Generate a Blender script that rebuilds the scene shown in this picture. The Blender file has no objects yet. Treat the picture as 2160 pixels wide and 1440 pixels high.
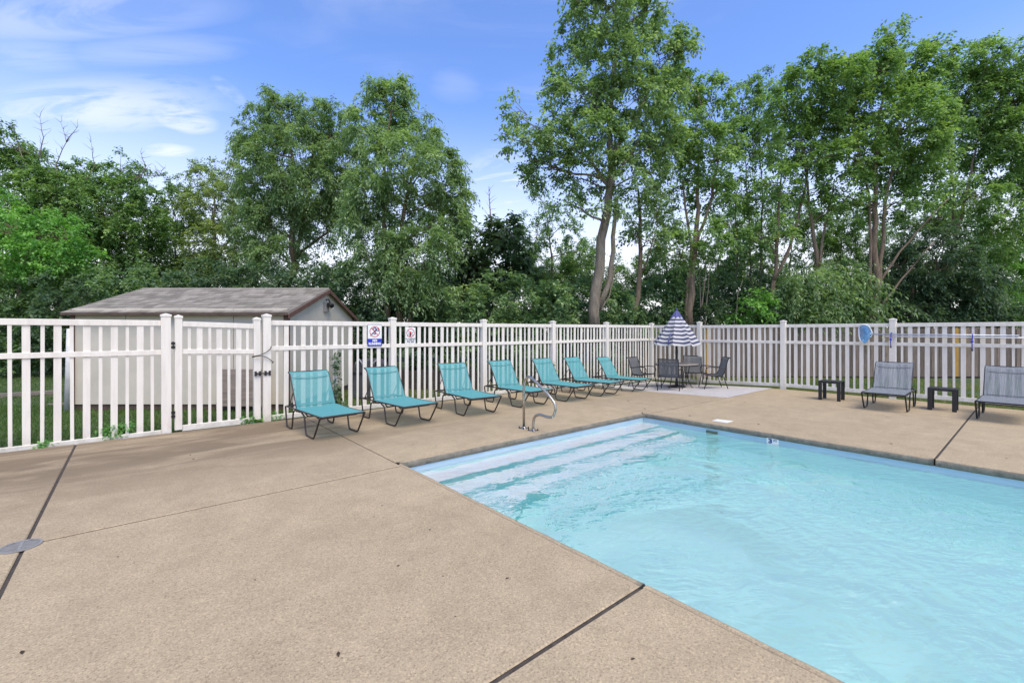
import bpy, math, random
import numpy as np
from mathutils import Vector, Matrix, noise as mnoise

random.seed(7)
rng = np.random.default_rng(11)
D = bpy.data
SC = bpy.context.scene
COL = SC.collection
R_ = math.radians

# ---------------------------------------------------------------- camera, sky, sun, exposure
CAM_H = 1.6
FPX, HZN, CX = 944.0, 699.0, 1080.0           # survey of the photograph: focal length and horizon in its pixels
TH = R_(49.75)                                # heading of the view, measured from the world X axis
FW = np.array([math.cos(TH), math.sin(TH)])
RT = np.array([math.sin(TH), -math.cos(TH)])

cam_d = D.cameras.new("camera")
cam = D.objects.new("camera", cam_d)
COL.objects.link(cam)
cam.location = (0, 0, CAM_H)
cam.rotation_euler = (R_(90), 0, TH - R_(90))
cam_d.sensor_width = 36.0
cam_d.lens = FPX / 2160 * 36.0
cam_d.shift_y = -(720 - HZN) / 2160
cam_d.clip_start = 0.05
cam_d.clip_end = 2000
SC.camera = cam

SUN_EL, SUN_AZ = R_(60), TH + R_(207)          # azimuth measured ccw from +X, the sun stands behind the camera
world = D.worlds.new("World")
SC.world = world
world.use_nodes = True
wn, wl = world.node_tree.nodes, world.node_tree.links
wn.clear()
wo = wn.new("ShaderNodeOutputWorld")
bg = wn.new("ShaderNodeBackground")
sky = wn.new("ShaderNodeTexSky")
sky.sky_type = 'NISHITA'
sky.sun_disc = False
sky.sun_elevation = SUN_EL
sky.sun_rotation = R_(90) - SUN_AZ
sky.air_density = 1.0
sky.dust_density = 0.7
sky.ozone_density = 1.6
SKY_STRENGTH = 0.112
bg.inputs['Strength'].default_value = SKY_STRENGTH
tc = wn.new("ShaderNodeTexCoord")
# project the direction on a cloud sheet:  xy / (z + .12)
sep = wn.new("ShaderNodeSeparateXYZ")
wl.new(tc.outputs['Generated'], sep.inputs[0])


def wmath(op, a, b=None, clamp=False):
    n = wn.new("ShaderNodeMath")
    n.operation = op
    n.use_clamp = clamp
    for i, v in enumerate((a, b)):
        if v is None:
            continue
        if isinstance(v, (int, float)):
            n.inputs[i].default_value = v
        else:
            wl.new(v, n.inputs[i])
    return n.outputs[0]


def wramp(src, lo, hi):
    n = wn.new("ShaderNodeMapRange")
    n.interpolation_type = 'SMOOTHSTEP'
    n.inputs[1].default_value = lo
    n.inputs[2].default_value = hi
    wl.new(src, n.inputs[0])
    return n.outputs[0]


zz = wmath('MAXIMUM', sep.outputs[2], 0.0)
den = wmath('ADD', zz, 0.16)


def wdot(v):
    n = wn.new("ShaderNodeVectorMath")
    n.operation = 'DOT_PRODUCT'
    wl.new(tc.outputs['Generated'], n.inputs[0])
    n.inputs[1].default_value = (v[0], v[1], 0)
    return n.outputs['Value']


cs = wmath('DIVIDE', wdot(RT), den)              # cloud sheet, sideways
cf = wmath('DIVIDE', wdot(FW), den)              # cloud sheet, away from the pool
cmb = wn.new("ShaderNodeCombineXYZ")
wl.new(cs, cmb.inputs[0])
wl.new(cf, cmb.inputs[1])


def wnoise(scale, detail, rough, dist, sc, rot, loc):
    mp = wn.new("ShaderNodeMapping")
    mp.inputs['Rotation'].default_value = (0, 0, R_(rot))
    mp.inputs['Scale'].default_value = sc
    mp.inputs['Location'].default_value = loc
    wl.new(cmb.outputs[0], mp.inputs[0])
    n = wn.new("ShaderNodeTexNoise")
    n.inputs['Scale'].default_value = scale
    n.inputs['Detail'].default_value = detail
    n.inputs['Roughness'].default_value = rough
    n.inputs['Distortion'].default_value = dist
    wl.new(mp.outputs[0], n.inputs['Vector'])
    return n.outputs[0]


def sheet_pt(px, py):
    v = np.array([1.0, (px - CX) / FPX, (HZN - py) / FPX])
    v /= np.linalg.norm(v)
    return v[1] / (v[2] + 0.16), v[0] / (v[2] + 0.16)


fib = wnoise(1.25, 9, 0.62, 1.6, (0.8, 3.0, 1), 14, (0.3, 0.2, 0))       # fibrous wisps
soft = wnoise(1.3, 4, 0.5, 0.4, (0.8, 1.3, 1), -15, (2.1, 0.7, 0))
cl = wmath('MULTIPLY', wramp(fib, 0.42, 0.78), 0.30)
cl = wmath('MULTIPLY', cl, wramp(soft, 0.40, 0.66))                    # thin scattered cirrus everywhere
wr = wramp(fib, 0.34, 0.62)
for (px, py, rx, ry, am) in ((190, 235, 330, 75, 0.72), (385, 252, 75, 42, 1.0), (485, 195, 24, 34, 0.42), (355, 318, 80, 22, 0.85), (130, 40, 380, 60, 0.42), (300, 110, 260, 40, 0.25),
                             (1060, 395, 100, 70, 0.85), (960, 180, 60, 40, 0.14), (1060, 335, 90, 30, 0.35), (60, 120, 160, 60, 0.30)):
    a, b = sheet_pt(px, py)
    sa = abs(sheet_pt(px + rx, py)[0] - sheet_pt(px - rx, py)[0]) / 2
    sb = abs(sheet_pt(px, py + ry)[1] - sheet_pt(px, py - ry)[1]) / 2
    da = wmath('DIVIDE', wmath('SUBTRACT', cs, a), sa)
    db = wmath('DIVIDE', wmath('SUBTRACT', cf, b), sb)
    r2 = wmath('ADD', wmath('MULTIPLY', da, da), wmath('MULTIPLY', db, db))
    r2 = wmath('ADD', r2, wmath('MULTIPLY', wmath('SUBTRACT', fib, 0.5), 4.5))
    g = wmath('MULTIPLY', wramp(r2, 1.5, -0.2), am)
    cl = wmath('MAXIMUM', cl, wmath('MULTIPLY', g, wmath('ADD', wmath('MULTIPLY', wr, 0.88), 0.12)))
hz = wmath('MULTIPLY', wramp(zz, 0.47, 0.02), 0.95)   # far cloud banks and haze whiten towards the horizon
cl = wmath('MAXIMUM', cl, hz)
hs = wn.new("ShaderNodeMix")
hs.data_type = 'RGBA'
hs.blend_type = 'MULTIPLY'
hs.inputs[0].default_value = 1.0
hs.inputs[7].default_value = (0.94, 1.12, 1.53, 1)
wl.new(sky.outputs[0], hs.inputs[6])
mix = wn.new("ShaderNodeMix")
mix.data_type = 'RGBA'
wl.new(cl, mix.inputs[0])
wl.new(hs.outputs[2], mix.inputs[6])
mix.inputs[7].default_value = (6.4, 6.3, 6.25, 1)
wl.new(mix.outputs[2], bg.inputs['Color'])
wl.new(bg.outputs[0], wo.inputs['Surface'])

sun_d = D.lights.new("sun", 'SUN')
sun_d.energy = 1.95
sun_d.angle = R_(40)
sun_d.color = (1.0, 0.87, 0.64)
sun = D.objects.new("sun", sun_d)
COL.objects.link(sun)
sdir = Vector((math.cos(SUN_EL) * math.cos(SUN_AZ), math.cos(SUN_EL) * math.sin(SUN_AZ), math.sin(SUN_EL)))
sun.rotation_euler = sdir.to_track_quat('Z', 'Y').to_euler()
sun.location = (0, 0, 30)

SC.view_settings.view_transform = 'Standard'
SC.view_settings.look = 'None'
SC.view_settings.exposure = 0.86
SC.view_settings.gamma = 1
SC.view_settings.use_curve_mapping = False
SC.render.engine = 'CYCLES'
SC.cycles.use_denoising = True
SC.cycles.max_bounces = 10
SC.cycles.diffuse_bounces = 6
SC.cycles.glossy_bounces = 4
SC.cycles.transmission_bounces = 8
SC.cycles.transparent_max_bounces = 16
SC.cycles.caustics_refractive = True
SC.cycles.caustics_reflective = False
SC.cycles.sample_clamp_indirect = 6.0

# ---------------------------------------------------------------- survey helpers


def atd(px, py, d):
    """point seen at photograph pixel (px,py) at depth d metres"""
    p = d * FW + (px - CX) / FPX * d * RT
    return Vector((p[0], p[1], CAM_H - (py - HZN) * d / FPX))


def lat(l, d, z=0.0):
    p = d * FW + l * RT
    return Vector((p[0], p[1], z))


def sstep(a, b, x):
    t = min(1, max(0, (x - a) / (b - a)))
    return t * t * (3 - 2 * t)


def dz(x, y):
    """fall of the deck towards the far fence corner"""
    return -0.14 * sstep(8.0, 12.5, x) * sstep(4.2, 8.6, y)


def ong(px, py, z=None):
    """point of the deck seen at pixel"""
    zz_ = 0.0 if z is None else z
    for _ in range(4):
        d = FPX * (CAM_H - zz_) / (py - HZN)
        p = atd(px, py, d)
        if z is None:
            zz_ = dz(p.x, p.y)
    return Vector((p.x, p.y, zz_))


LAWN = -0.15

# ---------------------------------------------------------------- materials


def newmat(name):
    m = D.materials.new(name)
    m.use_nodes = True
    nt = m.node_tree
    b = nt.nodes.get("Principled BSDF")
    return m, nt, b


def nd(nt, typ, **kw):
    n = nt.nodes.new(typ)
    for k, v in kw.items():
        if k.startswith('i_'):
            n.inputs[k[2:].replace('_', ' ')].default_value = v
        else:
            setattr(n, k, v)
    return n


def ramp(nt, src, stops, interp='LINEAR'):
    n = nt.nodes.new("ShaderNodeValToRGB")
    n.color_ramp.interpolation = interp
    e = n.color_ramp.elements
    while len(e) < len(stops):
        e.new(0.5)
    for i, (p, c) in enumerate(stops):
        e[i].position = p
        e[i].color = (*c, 1) if len(c) == 3 else c
    nt.links.new(src, n.inputs[0])
    return n.outputs[0]


def mixc(nt, fac, a, b, blend='MIX'):
    n = nt.nodes.new("ShaderNodeMix")
    n.data_type = 'RGBA'
    n.blend_type = blend
    for i, v in ((0, fac), (6, a), (7, b)):
        if isinstance(v, (int, float)):
            n.inputs[i].default_value = v
        elif isinstance(v, tuple):
            n.inputs[i].default_value = (*v, 1) if len(v) == 3 else v
        else:
            nt.links.new(v, n.inputs[i])
    return n.outputs[2]


def noise(nt, scale, detail=4, rough=0.55, vec=None, dist=0.0):
    n = nd(nt, "ShaderNodeTexNoise")
    n.inputs['Scale'].default_value = scale
    n.inputs['Detail'].default_value = detail
    n.inputs['Roughness'].default_value = rough
    n.inputs['Distortion'].default_value = dist
    if vec is not None:
        nt.links.new(vec, n.inputs['Vector'])
    return n.outputs[0]


def objco(nt, scale=None, which='Object'):
    t = nt.nodes.new("ShaderNodeTexCoord")
    o = t.outputs[which]
    if scale:
        m = nt.nodes.new("ShaderNodeMapping")
        m.inputs['Scale'].default_value = scale
        nt.links.new(o, m.inputs[0])
        o = m.outputs[0]
    return o


def worldco(nt, scale=None):
    g = nt.nodes.new("ShaderNodeNewGeometry")
    o = g.outputs['Position']
    if scale:
        m = nt.nodes.new("ShaderNodeMapping")
        m.inputs['Scale'].default_value = scale
        nt.links.new(o, m.inputs[0])
        o = m.outputs[0]
    return o


def bump(nt, b, h, strength=0.3, dist=0.01):
    n = nt.nodes.new("ShaderNodeBump")
    n.inputs['Strength'].default_value = strength
    n.inputs['Distance'].default_value = dist
    nt.links.new(h, n.inputs['Height'])
    nt.links.new(n.outputs[0], b.inputs['Normal'])
    return n


def simple(name, col, rough=0.6, metal=0.0, var=0.12, scale=6.0, spec=0.5, bmp=0.0, bscale=60):
    m, nt, b = newmat(name)
    w = worldco(nt)
    nz = noise(nt, scale, 4, 0.6, w)
    c0 = tuple(max(0, c * (1 - var)) for c in col)
    c1 = tuple(min(1, c * (1 + var)) for c in col)
    nt.links.new(ramp(nt, nz, [(0.3, c0), (0.7, c1)]), b.inputs['Base Color'])
    b.inputs['Roughness'].default_value = rough
    b.inputs['Metallic'].default_value = metal
    b.inputs['Specular IOR Level'].default_value = spec
    if bmp:
        bump(nt, b, noise(nt, bscale, 5, 0.6, w), bmp, 0.004)
    return m


def concrete(name, base, stain=1.0):
    m, nt, b = newmat(name)
    w = worldco(nt)
    big = noise(nt, 0.55, 5, 0.6, w, 0.4)
    mid = noise(nt, 3.2, 5, 0.65, w)
    fine = noise(nt, 85, 5, 0.85, w)
    grit = nd(nt, "ShaderNodeTexVoronoi")
    grit.inputs['Scale'].default_value = 95
    nt.links.new(w, grit.inputs['Vector'])
    d0 = tuple(c * 0.86 for c in base)
    d1 = tuple(min(1, c * 1.07) for c in base)
    c = ramp(nt, mid, [(0.28, d0), (0.72, d1)])
    c = mixc(nt, 0.8, c, ramp(nt, big, [(0.3, (0.93, 0.92, 0.915)), (0.7, (1.04, 1.03, 1.02))]), 'MULTIPLY')
    c = mixc(nt, 0.85, c, ramp(nt, fine, [(0.34, (0.40, 0.38, 0.36)), (0.47, (0.98, 0.98, 0.98)), (0.56, (1.03, 1.03, 1.02)), (0.68, (1.42, 1.40, 1.34))]), 'MULTIPLY')
    c = mixc(nt, 0.5, c, ramp(nt, grit.outputs['Distance'], [(0.0, (0.55, 0.52, 0.48)), (0.30, (1.06, 1.06, 1.05))]), 'MULTIPLY')
    cell = nd(nt, "ShaderNodeTexVoronoi")
    cell.inputs['Scale'].default_value = 105
    nt.links.new(w, cell.inputs['Vector'])
    cs_ = nt.nodes.new("ShaderNodeSeparateXYZ")
    nt.links.new(cell.outputs['Color'], cs_.inputs[0])
    c = mixc(nt, 1.0, c, ramp(nt, cs_.outputs[0], [(0.0, (0.74, 0.72, 0.70)), (0.16, (0.95, 0.94, 0.93)), (0.8, (1.03, 1.03, 1.02)), (1.0, (1.22, 1.21, 1.18))]), 'MULTIPLY')
    if stain:
        # weathering near the left fence, where water stands: long dull streaks along X
        sx = noise(nt, 1.0, 6, 0.62, worldco(nt, (0.42, 1.7, 1)), 0.8)
        g = nt.nodes.new("ShaderNodeNewGeometry")
        s = nt.nodes.new("ShaderNodeSeparateXYZ")
        nt.links.new(g.outputs['Position'], s.inputs[0])
        mr = nd(nt, "ShaderNodeMapRange", interpolation_type='SMOOTHSTEP')
        mr.inputs[1].default_value = 5.0
        mr.inputs[2].default_value = 7.6
        nt.links.new(s.outputs[1], mr.inputs[0])
        mrx = nd(nt, "ShaderNodeMapRange", interpolation_type='SMOOTHSTEP')
        mrx.inputs[1].default_value = 6.5
        mrx.inputs[2].default_value = 2.0
        mrx.inputs[3].default_value = 0.30
        nt.links.new(s.outputs[0], mrx.inputs[0])
        f = nd(nt, "ShaderNodeMath", operation='MULTIPLY')
        nt.links.new(mr.outputs[0], f.inputs[0])
        nt.links.new(mrx.outputs[0], f.inputs[1])
        st = ramp(nt, sx, [(0.36, (0.2, 0.2, 0.2)), (0.54, (1, 1, 1))])
        f2 = nd(nt, "ShaderNodeMath", operation='MULTIPLY')
        nt.links.new(f.outputs[0], f2.inputs[0])
        nt.links.new(st, f2.inputs[1])
        f3 = nd(nt, "ShaderNodeMath", operation='MULTIPLY')
        nt.links.new(f2.outputs[0], f3.inputs[0])
        f3.inputs[1].default_value = 1.0 * stain
        c = mixc(nt, f3.outputs[0], c, tuple(x * y for x, y in zip(base, (0.50, 0.47, 0.45))))
        oi = nt.nodes.new("ShaderNodeObjectInfo")
        c = mixc(nt, 1.0, c, ramp(nt, oi.outputs['Random'], [(0.0, (0.94, 0.94, 0.95)), (1.0, (1.05, 1.05, 1.03))]), 'MULTIPLY')
        ws = ramp(nt, noise(nt, 0.9, 6, 0.68, w, 1.5), [(0.54, (1, 1, 1)), (0.62, (0.93, 0.925, 0.92)), (0.66, (0.98, 0.98, 0.98))])
        c = mixc(nt, 0.8, c, ws, 'MULTIPLY')
        # little black lichen dots here and there
        v = nd(nt, "ShaderNodeTexVoronoi")
        v.inputs['Scale'].default_value = 2.3
        nt.links.new(w, v.inputs['Vector'])
        dots = ramp(nt, v.outputs['Distance'], [(0.010, (0.35, 0.33, 0.30)), (0.026, (1, 1, 1))])
        c = mixc(nt, 0.8, c, dots, 'MULTIPLY')
    nt.links.new(c, b.inputs['Base Color'])
    b.inputs['Roughness'].default_value = 0.9
    b.inputs['Specular IOR Level'].default_value = 0.25
    hsum = nd(nt, "ShaderNodeMath", operation='ADD')
    nt.links.new(fine, hsum.inputs[0])
    nt.links.new(grit.outputs['Distance'], hsum.inputs[1])
    bump(nt, b, hsum.outputs[0], 0.4, 0.003)
    return m


M_CONC = concrete("deck_concrete", (0.425, 0.338, 0.222))
M_PAD = concrete("new_concrete", (0.50, 0.475, 0.46), 0)
M_JOINT = simple("joint_filler", (0.065, 0.052, 0.040), 0.95, var=0.4, scale=30)


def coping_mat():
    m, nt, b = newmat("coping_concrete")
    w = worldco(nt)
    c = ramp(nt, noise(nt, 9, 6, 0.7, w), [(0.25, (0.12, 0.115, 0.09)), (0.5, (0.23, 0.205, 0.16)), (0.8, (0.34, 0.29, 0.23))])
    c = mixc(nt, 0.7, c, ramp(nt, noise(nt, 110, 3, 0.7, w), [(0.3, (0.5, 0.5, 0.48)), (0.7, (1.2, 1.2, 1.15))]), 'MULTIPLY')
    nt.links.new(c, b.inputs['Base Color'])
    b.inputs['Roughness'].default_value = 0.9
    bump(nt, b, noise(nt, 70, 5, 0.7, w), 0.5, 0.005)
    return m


M_COPE = coping_mat()


def pvc_mat():
    m, nt, b = newmat("white_vinyl")
    w = worldco(nt)
    streak = noise(nt, 1.0, 4, 0.6, worldco(nt, (14, 14, 1.6)))
    c = ramp(nt, streak, [(0.25, (0.69, 0.64, 0.565)), (0.55, (0.80, 0.75, 0.665)), (0.8, (0.83, 0.785, 0.705))])
    spk = noise(nt, 55, 3, 0.6, w)
    c = mixc(nt, 0.35, c, ramp(nt, spk, [(0.22, (0.55, 0.55, 0.5)), (0.34, (1, 1, 1))]), 'MULTIPLY')
    g = nt.nodes.new("ShaderNodeNewGeometry")
    sp = nt.nodes.new("ShaderNodeSeparateXYZ")
    nt.links.new(g.outputs['Position'], sp.inputs[0])
    mr = nd(nt, "ShaderNodeMapRange", interpolation_type='SMOOTHSTEP')
    mr.inputs[1].default_value = -0.1
    mr.inputs[2].default_value = 0.30
    mr.inputs[3].default_value = 1.0
    mr.inputs[4].default_value = 0.0
    nt.links.new(sp.outputs[2], mr.inputs[0])
    gm = nd(nt, "ShaderNodeMath", operation='MULTIPLY')
    nt.links.new(mr.outputs[0], gm.inputs[0])
    nt.links.new(ramp(nt, noise(nt, 7, 5, 0.7, w), [(0.4, (0.05, 0.05, 0.05)), (0.7, (0.8, 0.8, 0.8))]), gm.inputs[1])
    c = mixc(nt, gm.outputs[0], c, (0.40, 0.37, 0.28))
    nt.links.new(c, b.inputs['Base Color'])
    b.inputs['Roughness'].default_value = 0.45
    return m


M_PVC = pvc_mat()
M_BRONZE = simple("bronze_powdercoat", (0.045, 0.036, 0.032), 0.42, 0.3, 0.2, 20)
M_BLACK = simple("black_metal", (0.022, 0.022, 0.024), 0.45, 0.2, 0.2, 20)
M_STEEL = simple("brushed_steel", (0.46, 0.435, 0.39), 0.33, 1.0, 0.08, 25)
M_GRATE = simple("grey_grate", (0.25, 0.245, 0.23), 0.75, 0.0, 0.15, 25, 0.2)
M_DARK = simple("dark_void", (0.015, 0.015, 0.014), 0.9, 0, 0.3, 10)


def sling_mat(name, stops, stripe_scale, trans=0.24, wav=True):
    """woven mesh: yarn stripes along the length, tiny holes let light through"""
    m, nt, b = newmat(name)
    o = objco(nt)
    s = nt.nodes.new("ShaderNodeSeparateXYZ")
    nt.links.new(o, s.inputs[0])
    mm = nd(nt, "ShaderNodeMath", operation='MULTIPLY')
    nt.links.new(s.outputs[1], mm.inputs[0])
    mm.inputs[1].default_value = stripe_scale
    cmb_ = nt.nodes.new("ShaderNodeCombineXYZ")
    nt.links.new(mm.outputs[0], cmb_.inputs[0])
    mz = nd(nt, "ShaderNodeMath", operation='MULTIPLY')
    nt.links.new(s.outputs[0], mz.inputs[0])
    mz.inputs[1].default_value = stripe_scale * 0.06
    nt.links.new(mz.outputs[0], cmb_.inputs[1])
    nz = noise(nt, 1.0, 3, 0.7, cmb_.outputs[0])
    c = ramp(nt, nz, stops)
    weave = noise(nt, 260, 2, 0.5, o)
    c = mixc(nt, 0.35, c, ramp(nt, weave, [(0.3, (0.75, 0.75, 0.75)), (0.7, (1.15, 1.15, 1.15))]), 'MULTIPLY')
    nt.links.new(c, b.inputs['Base Color'])
    b.inputs['Roughness'].default_value = 0.65
    b.inputs['Specular IOR Level'].default_value = 0.25
    tl = nt.nodes.new("ShaderNodeBsdfTranslucent")
    nt.links.new(c, tl.inputs[0])
    tr = nt.nodes.new("ShaderNodeBsdfTransparent")
    ms = nt.nodes.new("ShaderNodeMixShader")
    ms.inputs[0].default_value = 0.28
    nt.links.new(b.outputs[0], ms.inputs[1])
    nt.links.new(tl.outputs[0], ms.inputs[2])
    ms2 = nt.nodes.new("ShaderNodeMixShader")
    lwt = nt.nodes.new("ShaderNodeLayerWeight")
    lwt.inputs[0].default_value = 0.5
    mrt = nd(nt, "ShaderNodeMapRange")
    mrt.inputs[1].default_value = 0.15
    mrt.inputs[2].default_value = 0.80
    mrt.inputs[3].default_value = trans
    mrt.inputs[4].default_value = 0.02
    nt.links.new(lwt.outputs['Facing'], mrt.inputs[0])
    nt.links.new(mrt.outputs[0], ms2.inputs[0])
    nt.links.new(ms.outputs[0], ms2.inputs[1])
    nt.links.new(tr.outputs[0], ms2.inputs[2])
    out = nt.nodes.get("Material Output")
    nt.links.new(ms2.outputs[0], out.inputs[0])
    return m


M_TEAL = sling_mat("teal_sling", [(0.25, (0.115, 0.39, 0.405)), (0.75, (0.155, 0.48, 0.49))], 160, 0.27)
M_GREYSL = sling_mat("grey_striped_sling", [(0.28, (0.14, 0.16, 0.18)), (0.48, (0.26, 0.285, 0.31)), (0.62, (0.37, 0.40, 0.43)), (0.78, (0.47, 0.50, 0.52))], 95, 0.2)
M_CHSL = sling_mat("charcoal_sling", [(0.3, (0.12, 0.13, 0.142)), (0.7, (0.19, 0.205, 0.22))], 120, 0.2)

M_WALL = simple("painted_siding", (0.60, 0.545, 0.445), 0.75, 0, 0.07, 2.2, 0.3, 0.15, 40)
M_TRIM = simple("brown_trim", (0.14, 0.075, 0.058), 0.7, 0, 0.25, 5)
M_SKIRT = simple("dark_skirt_board", (0.10, 0.066, 0.05), 0.85, 0, 0.3, 6)


def shingle_mat():
    m, nt, b = newmat("asphalt_shingle")
    oi = nt.nodes.new("ShaderNodeObjectInfo")
    c = ramp(nt, oi.outputs['Random'], [(0.0, (0.19, 0.165, 0.135)), (0.35, (0.235, 0.208, 0.172)), (0.7, (0.285, 0.255, 0.212)), (1.0, (0.34, 0.305, 0.255))])
    w = worldco(nt)
    c = mixc(nt, 0.8, c, ramp(nt, noise(nt, 120, 3, 0.7, w), [(0.3, (0.7, 0.7, 0.7)), (0.7, (1.2, 1.2, 1.2))]), 'MULTIPLY')
    c = mixc(nt, 0.5, c, ramp(nt, noise(nt, 1.4, 4, 0.6, w), [(0.3, (0.8, 0.84, 0.76)), (0.7, (1.05, 1.0, 1.0))]), 'MULTIPLY')
    nt.links.new(c, b.inputs['Base Color'])
    b.inputs['Roughness'].default_value = 0.95
    bump(nt, b, noise(nt, 150, 3, 0.7, w), 0.6, 0.004)
    return m


M_SHINGLE = shingle_mat()


def wood_mat(name, stops, axis=2):
    m, nt, b = newmat(name)
    oi = nt.nodes.new("ShaderNodeObjectInfo")
    sc_ = [22, 22, 22]
    sc_[axis] = 1.6
    o = objco(nt, tuple(sc_))
    add = nd(nt, "ShaderNodeVectorMath", operation='ADD')
    nt.links.new(o, add.inputs[0])
    mu = nd(nt, "ShaderNodeMath", operation='MULTIPLY')
    nt.links.new(oi.outputs['Random'], mu.inputs[0])
    mu.inputs[1].default_value = 50
    nt.links.new(mu.outputs[0], add.inputs[1])
    g = noise(nt, 1.0, 5, 0.65, add.outputs[0], 1.2)
    c = ramp(nt, g, stops)
    v = ramp(nt, oi.outputs['Random'], [(0.0, (0.68, 0.66, 0.66)), (0.5, (1, 1, 1)), (1.0, (1.3, 1.22, 1.15))])
    c = mixc(nt, 1.0, c, v, 'MULTIPLY')
    nt.links.new(c, b.inputs['Base Color'])
    b.inputs['Roughness'].default_value = 0.85
    b.inputs['Specular IOR Level'].default_value = 0.25
    bump(nt, b, g, 0.4, 0.004)
    return m


M_PLANK = wood_mat("weathered_plank", [(0.25, (0.085, 0.068, 0.055)), (0.5, (0.17, 0.14, 0.115)), (0.75, (0.26, 0.22, 0.185))])
M_YPLANK = wood_mat("fresh_yellow_plank", [(0.3, (0.42, 0.25, 0.055)), (0.7, (0.58, 0.37, 0.10))])
M_GWOOD = wood_mat("grey_old_wood", [(0.25, (0.12, 0.105, 0.09)), (0.55, (0.24, 0.21, 0.18)), (0.8, (0.36, 0.32, 0.27))], 0)
M_DKWOOD = wood_mat("dark_old_wood", [(0.3, (0.030, 0.026, 0.022)), (0.7, (0.075, 0.062, 0.05))], 0)


def bark_mat(name, stops, sc_=(9, 9, 1.6)):
    m, nt, b = newmat(name)
    w = worldco(nt, sc_)
    g = noise(nt, 1.6, 6, 0.7, w, 0.6)
    c = ramp(nt, g, stops)
    nt.links.new(c, b.inputs['Base Color'])
    b.inputs['Roughness'].default_value = 0.9
    bump(nt, b, g, 0.8, 0.02)
    return m


M_BARK = bark_mat("brown_bark", [(0.3, (0.095, 0.068, 0.046)), (0.6, (0.235, 0.172, 0.118)), (0.8, (0.36, 0.28, 0.205))])
M_BARKG = bark_mat("grey_bark", [(0.3, (0.11, 0.092, 0.07)), (0.6, (0.26, 0.218, 0.165)), (0.8, (0.40, 0.345, 0.27))])


def leaf_mat(name, a, b_, c_, trans=0.45, rough=0.48):
    m, nt, b = newmat(name)
    at = nt.nodes.new("ShaderNodeAttribute")
    at.attribute_name = "tint"
    c = ramp(nt, at.outputs['Fac'], [(0.0, a), (0.55, b_), (1.0, c_)])
    nt.links.new(c, b.inputs['Base Color'])
    b.inputs['Roughness'].default_value = rough
    b.inputs['Specular IOR Level'].default_value = 0.45
    tl = nt.nodes.new("ShaderNodeBsdfTranslucent")
    tc_ = mixc(nt, 1.0, c, (1.15, 1.25, 0.55), 'MULTIPLY')
    nt.links.new(tc_, tl.inputs[0])
    ms = nt.nodes.new("ShaderNodeMixShader")
    ms.inputs[0].default_value = trans
    nt.links.new(b.outputs[0], ms.inputs[1])
    nt.links.new(tl.outputs[0], ms.inputs[2])
    nt.links.new(ms.outputs[0], nt.nodes.get("Material Output").inputs[0])
    return m


L_ASH = leaf_mat("leaf_ash", (0.120, 0.188, 0.093), (0.241, 0.361, 0.174), (0.496, 0.637, 0.312))
L_OLIVE = leaf_mat("leaf_olive", (0.132, 0.197, 0.074), (0.276, 0.366, 0.143), (0.526, 0.602, 0.272))
L_MAPLE = leaf_mat("leaf_bright", (0.085, 0.194, 0.053), (0.201, 0.435, 0.110), (0.401, 0.685, 0.182))
L_MID = leaf_mat("leaf_mid", (0.090, 0.158, 0.059), (0.198, 0.333, 0.121), (0.416, 0.564, 0.217))
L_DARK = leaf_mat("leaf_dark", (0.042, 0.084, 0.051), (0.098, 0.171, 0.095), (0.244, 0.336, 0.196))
L_HEDGE = leaf_mat("leaf_hedge", (0.068, 0.130, 0.068), (0.171, 0.283, 0.130), (0.444, 0.579, 0.288))
L_WEED = leaf_mat("leaf_weed", (0.107, 0.224, 0.081), (0.183, 0.396, 0.121), (0.396, 0.634, 0.202))


def grass_ground():
    m, nt, b = newmat("lawn_ground")
    w = worldco(nt)
    c = ramp(nt, noise(nt, 0.7, 5, 0.6, w), [(0.3, (0.045, 0.085, 0.022)), (0.55, (0.075, 0.115, 0.032)), (0.75, (0.13, 0.13, 0.045))])
    c = mixc(nt, 0.7, c, ramp(nt, noise(nt, 45, 4, 0.7, w), [(0.3, (0.55, 0.55, 0.5)), (0.7, (1.35, 1.35, 1.2))]), 'MULTIPLY')
    nt.links.new(c, b.inputs['Base Color'])
    b.inputs['Roughness'].default_value = 0.95
    bump(nt, b, noise(nt, 60, 4, 0.7, w), 0.8, 0.03)
    return m


M_LAWN = grass_ground()
M_BLADE = leaf_mat("grass_blade", (0.055, 0.115, 0.028), (0.12, 0.21, 0.05), (0.30, 0.29, 0.10))


def pool_mat(name, col, col2, rough=0.6):
    m, nt, b = newmat(name)
    w = worldco(nt)
    nt.links.new(ramp(nt, noise(nt, 1.6, 4, 0.6, w), [(0.3, col), (0.7, col2)]), b.inputs['Base Color'])
    b.inputs['Roughness'].default_value = rough
    return m


M_POOL = pool_mat("pool_plaster", (0.60, 0.93, 0.87), (0.65, 0.95, 0.90))
M_STEP = pool_mat("step_plaster", (0.86, 0.88, 0.87), (0.90, 0.91, 0.90))
M_RISER_SHADE = pool_mat("shaded_riser", (0.16, 0.50, 0.50), (0.22, 0.58, 0.58))  # shade and water tint of the white risers, put into the colour
M_LINER = pool_mat("liner_band", (0.38, 0.54, 0.63), (0.46, 0.60, 0.68), 0.35)


WV_MID, WV_FINE = 0.42, 1.9


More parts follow.
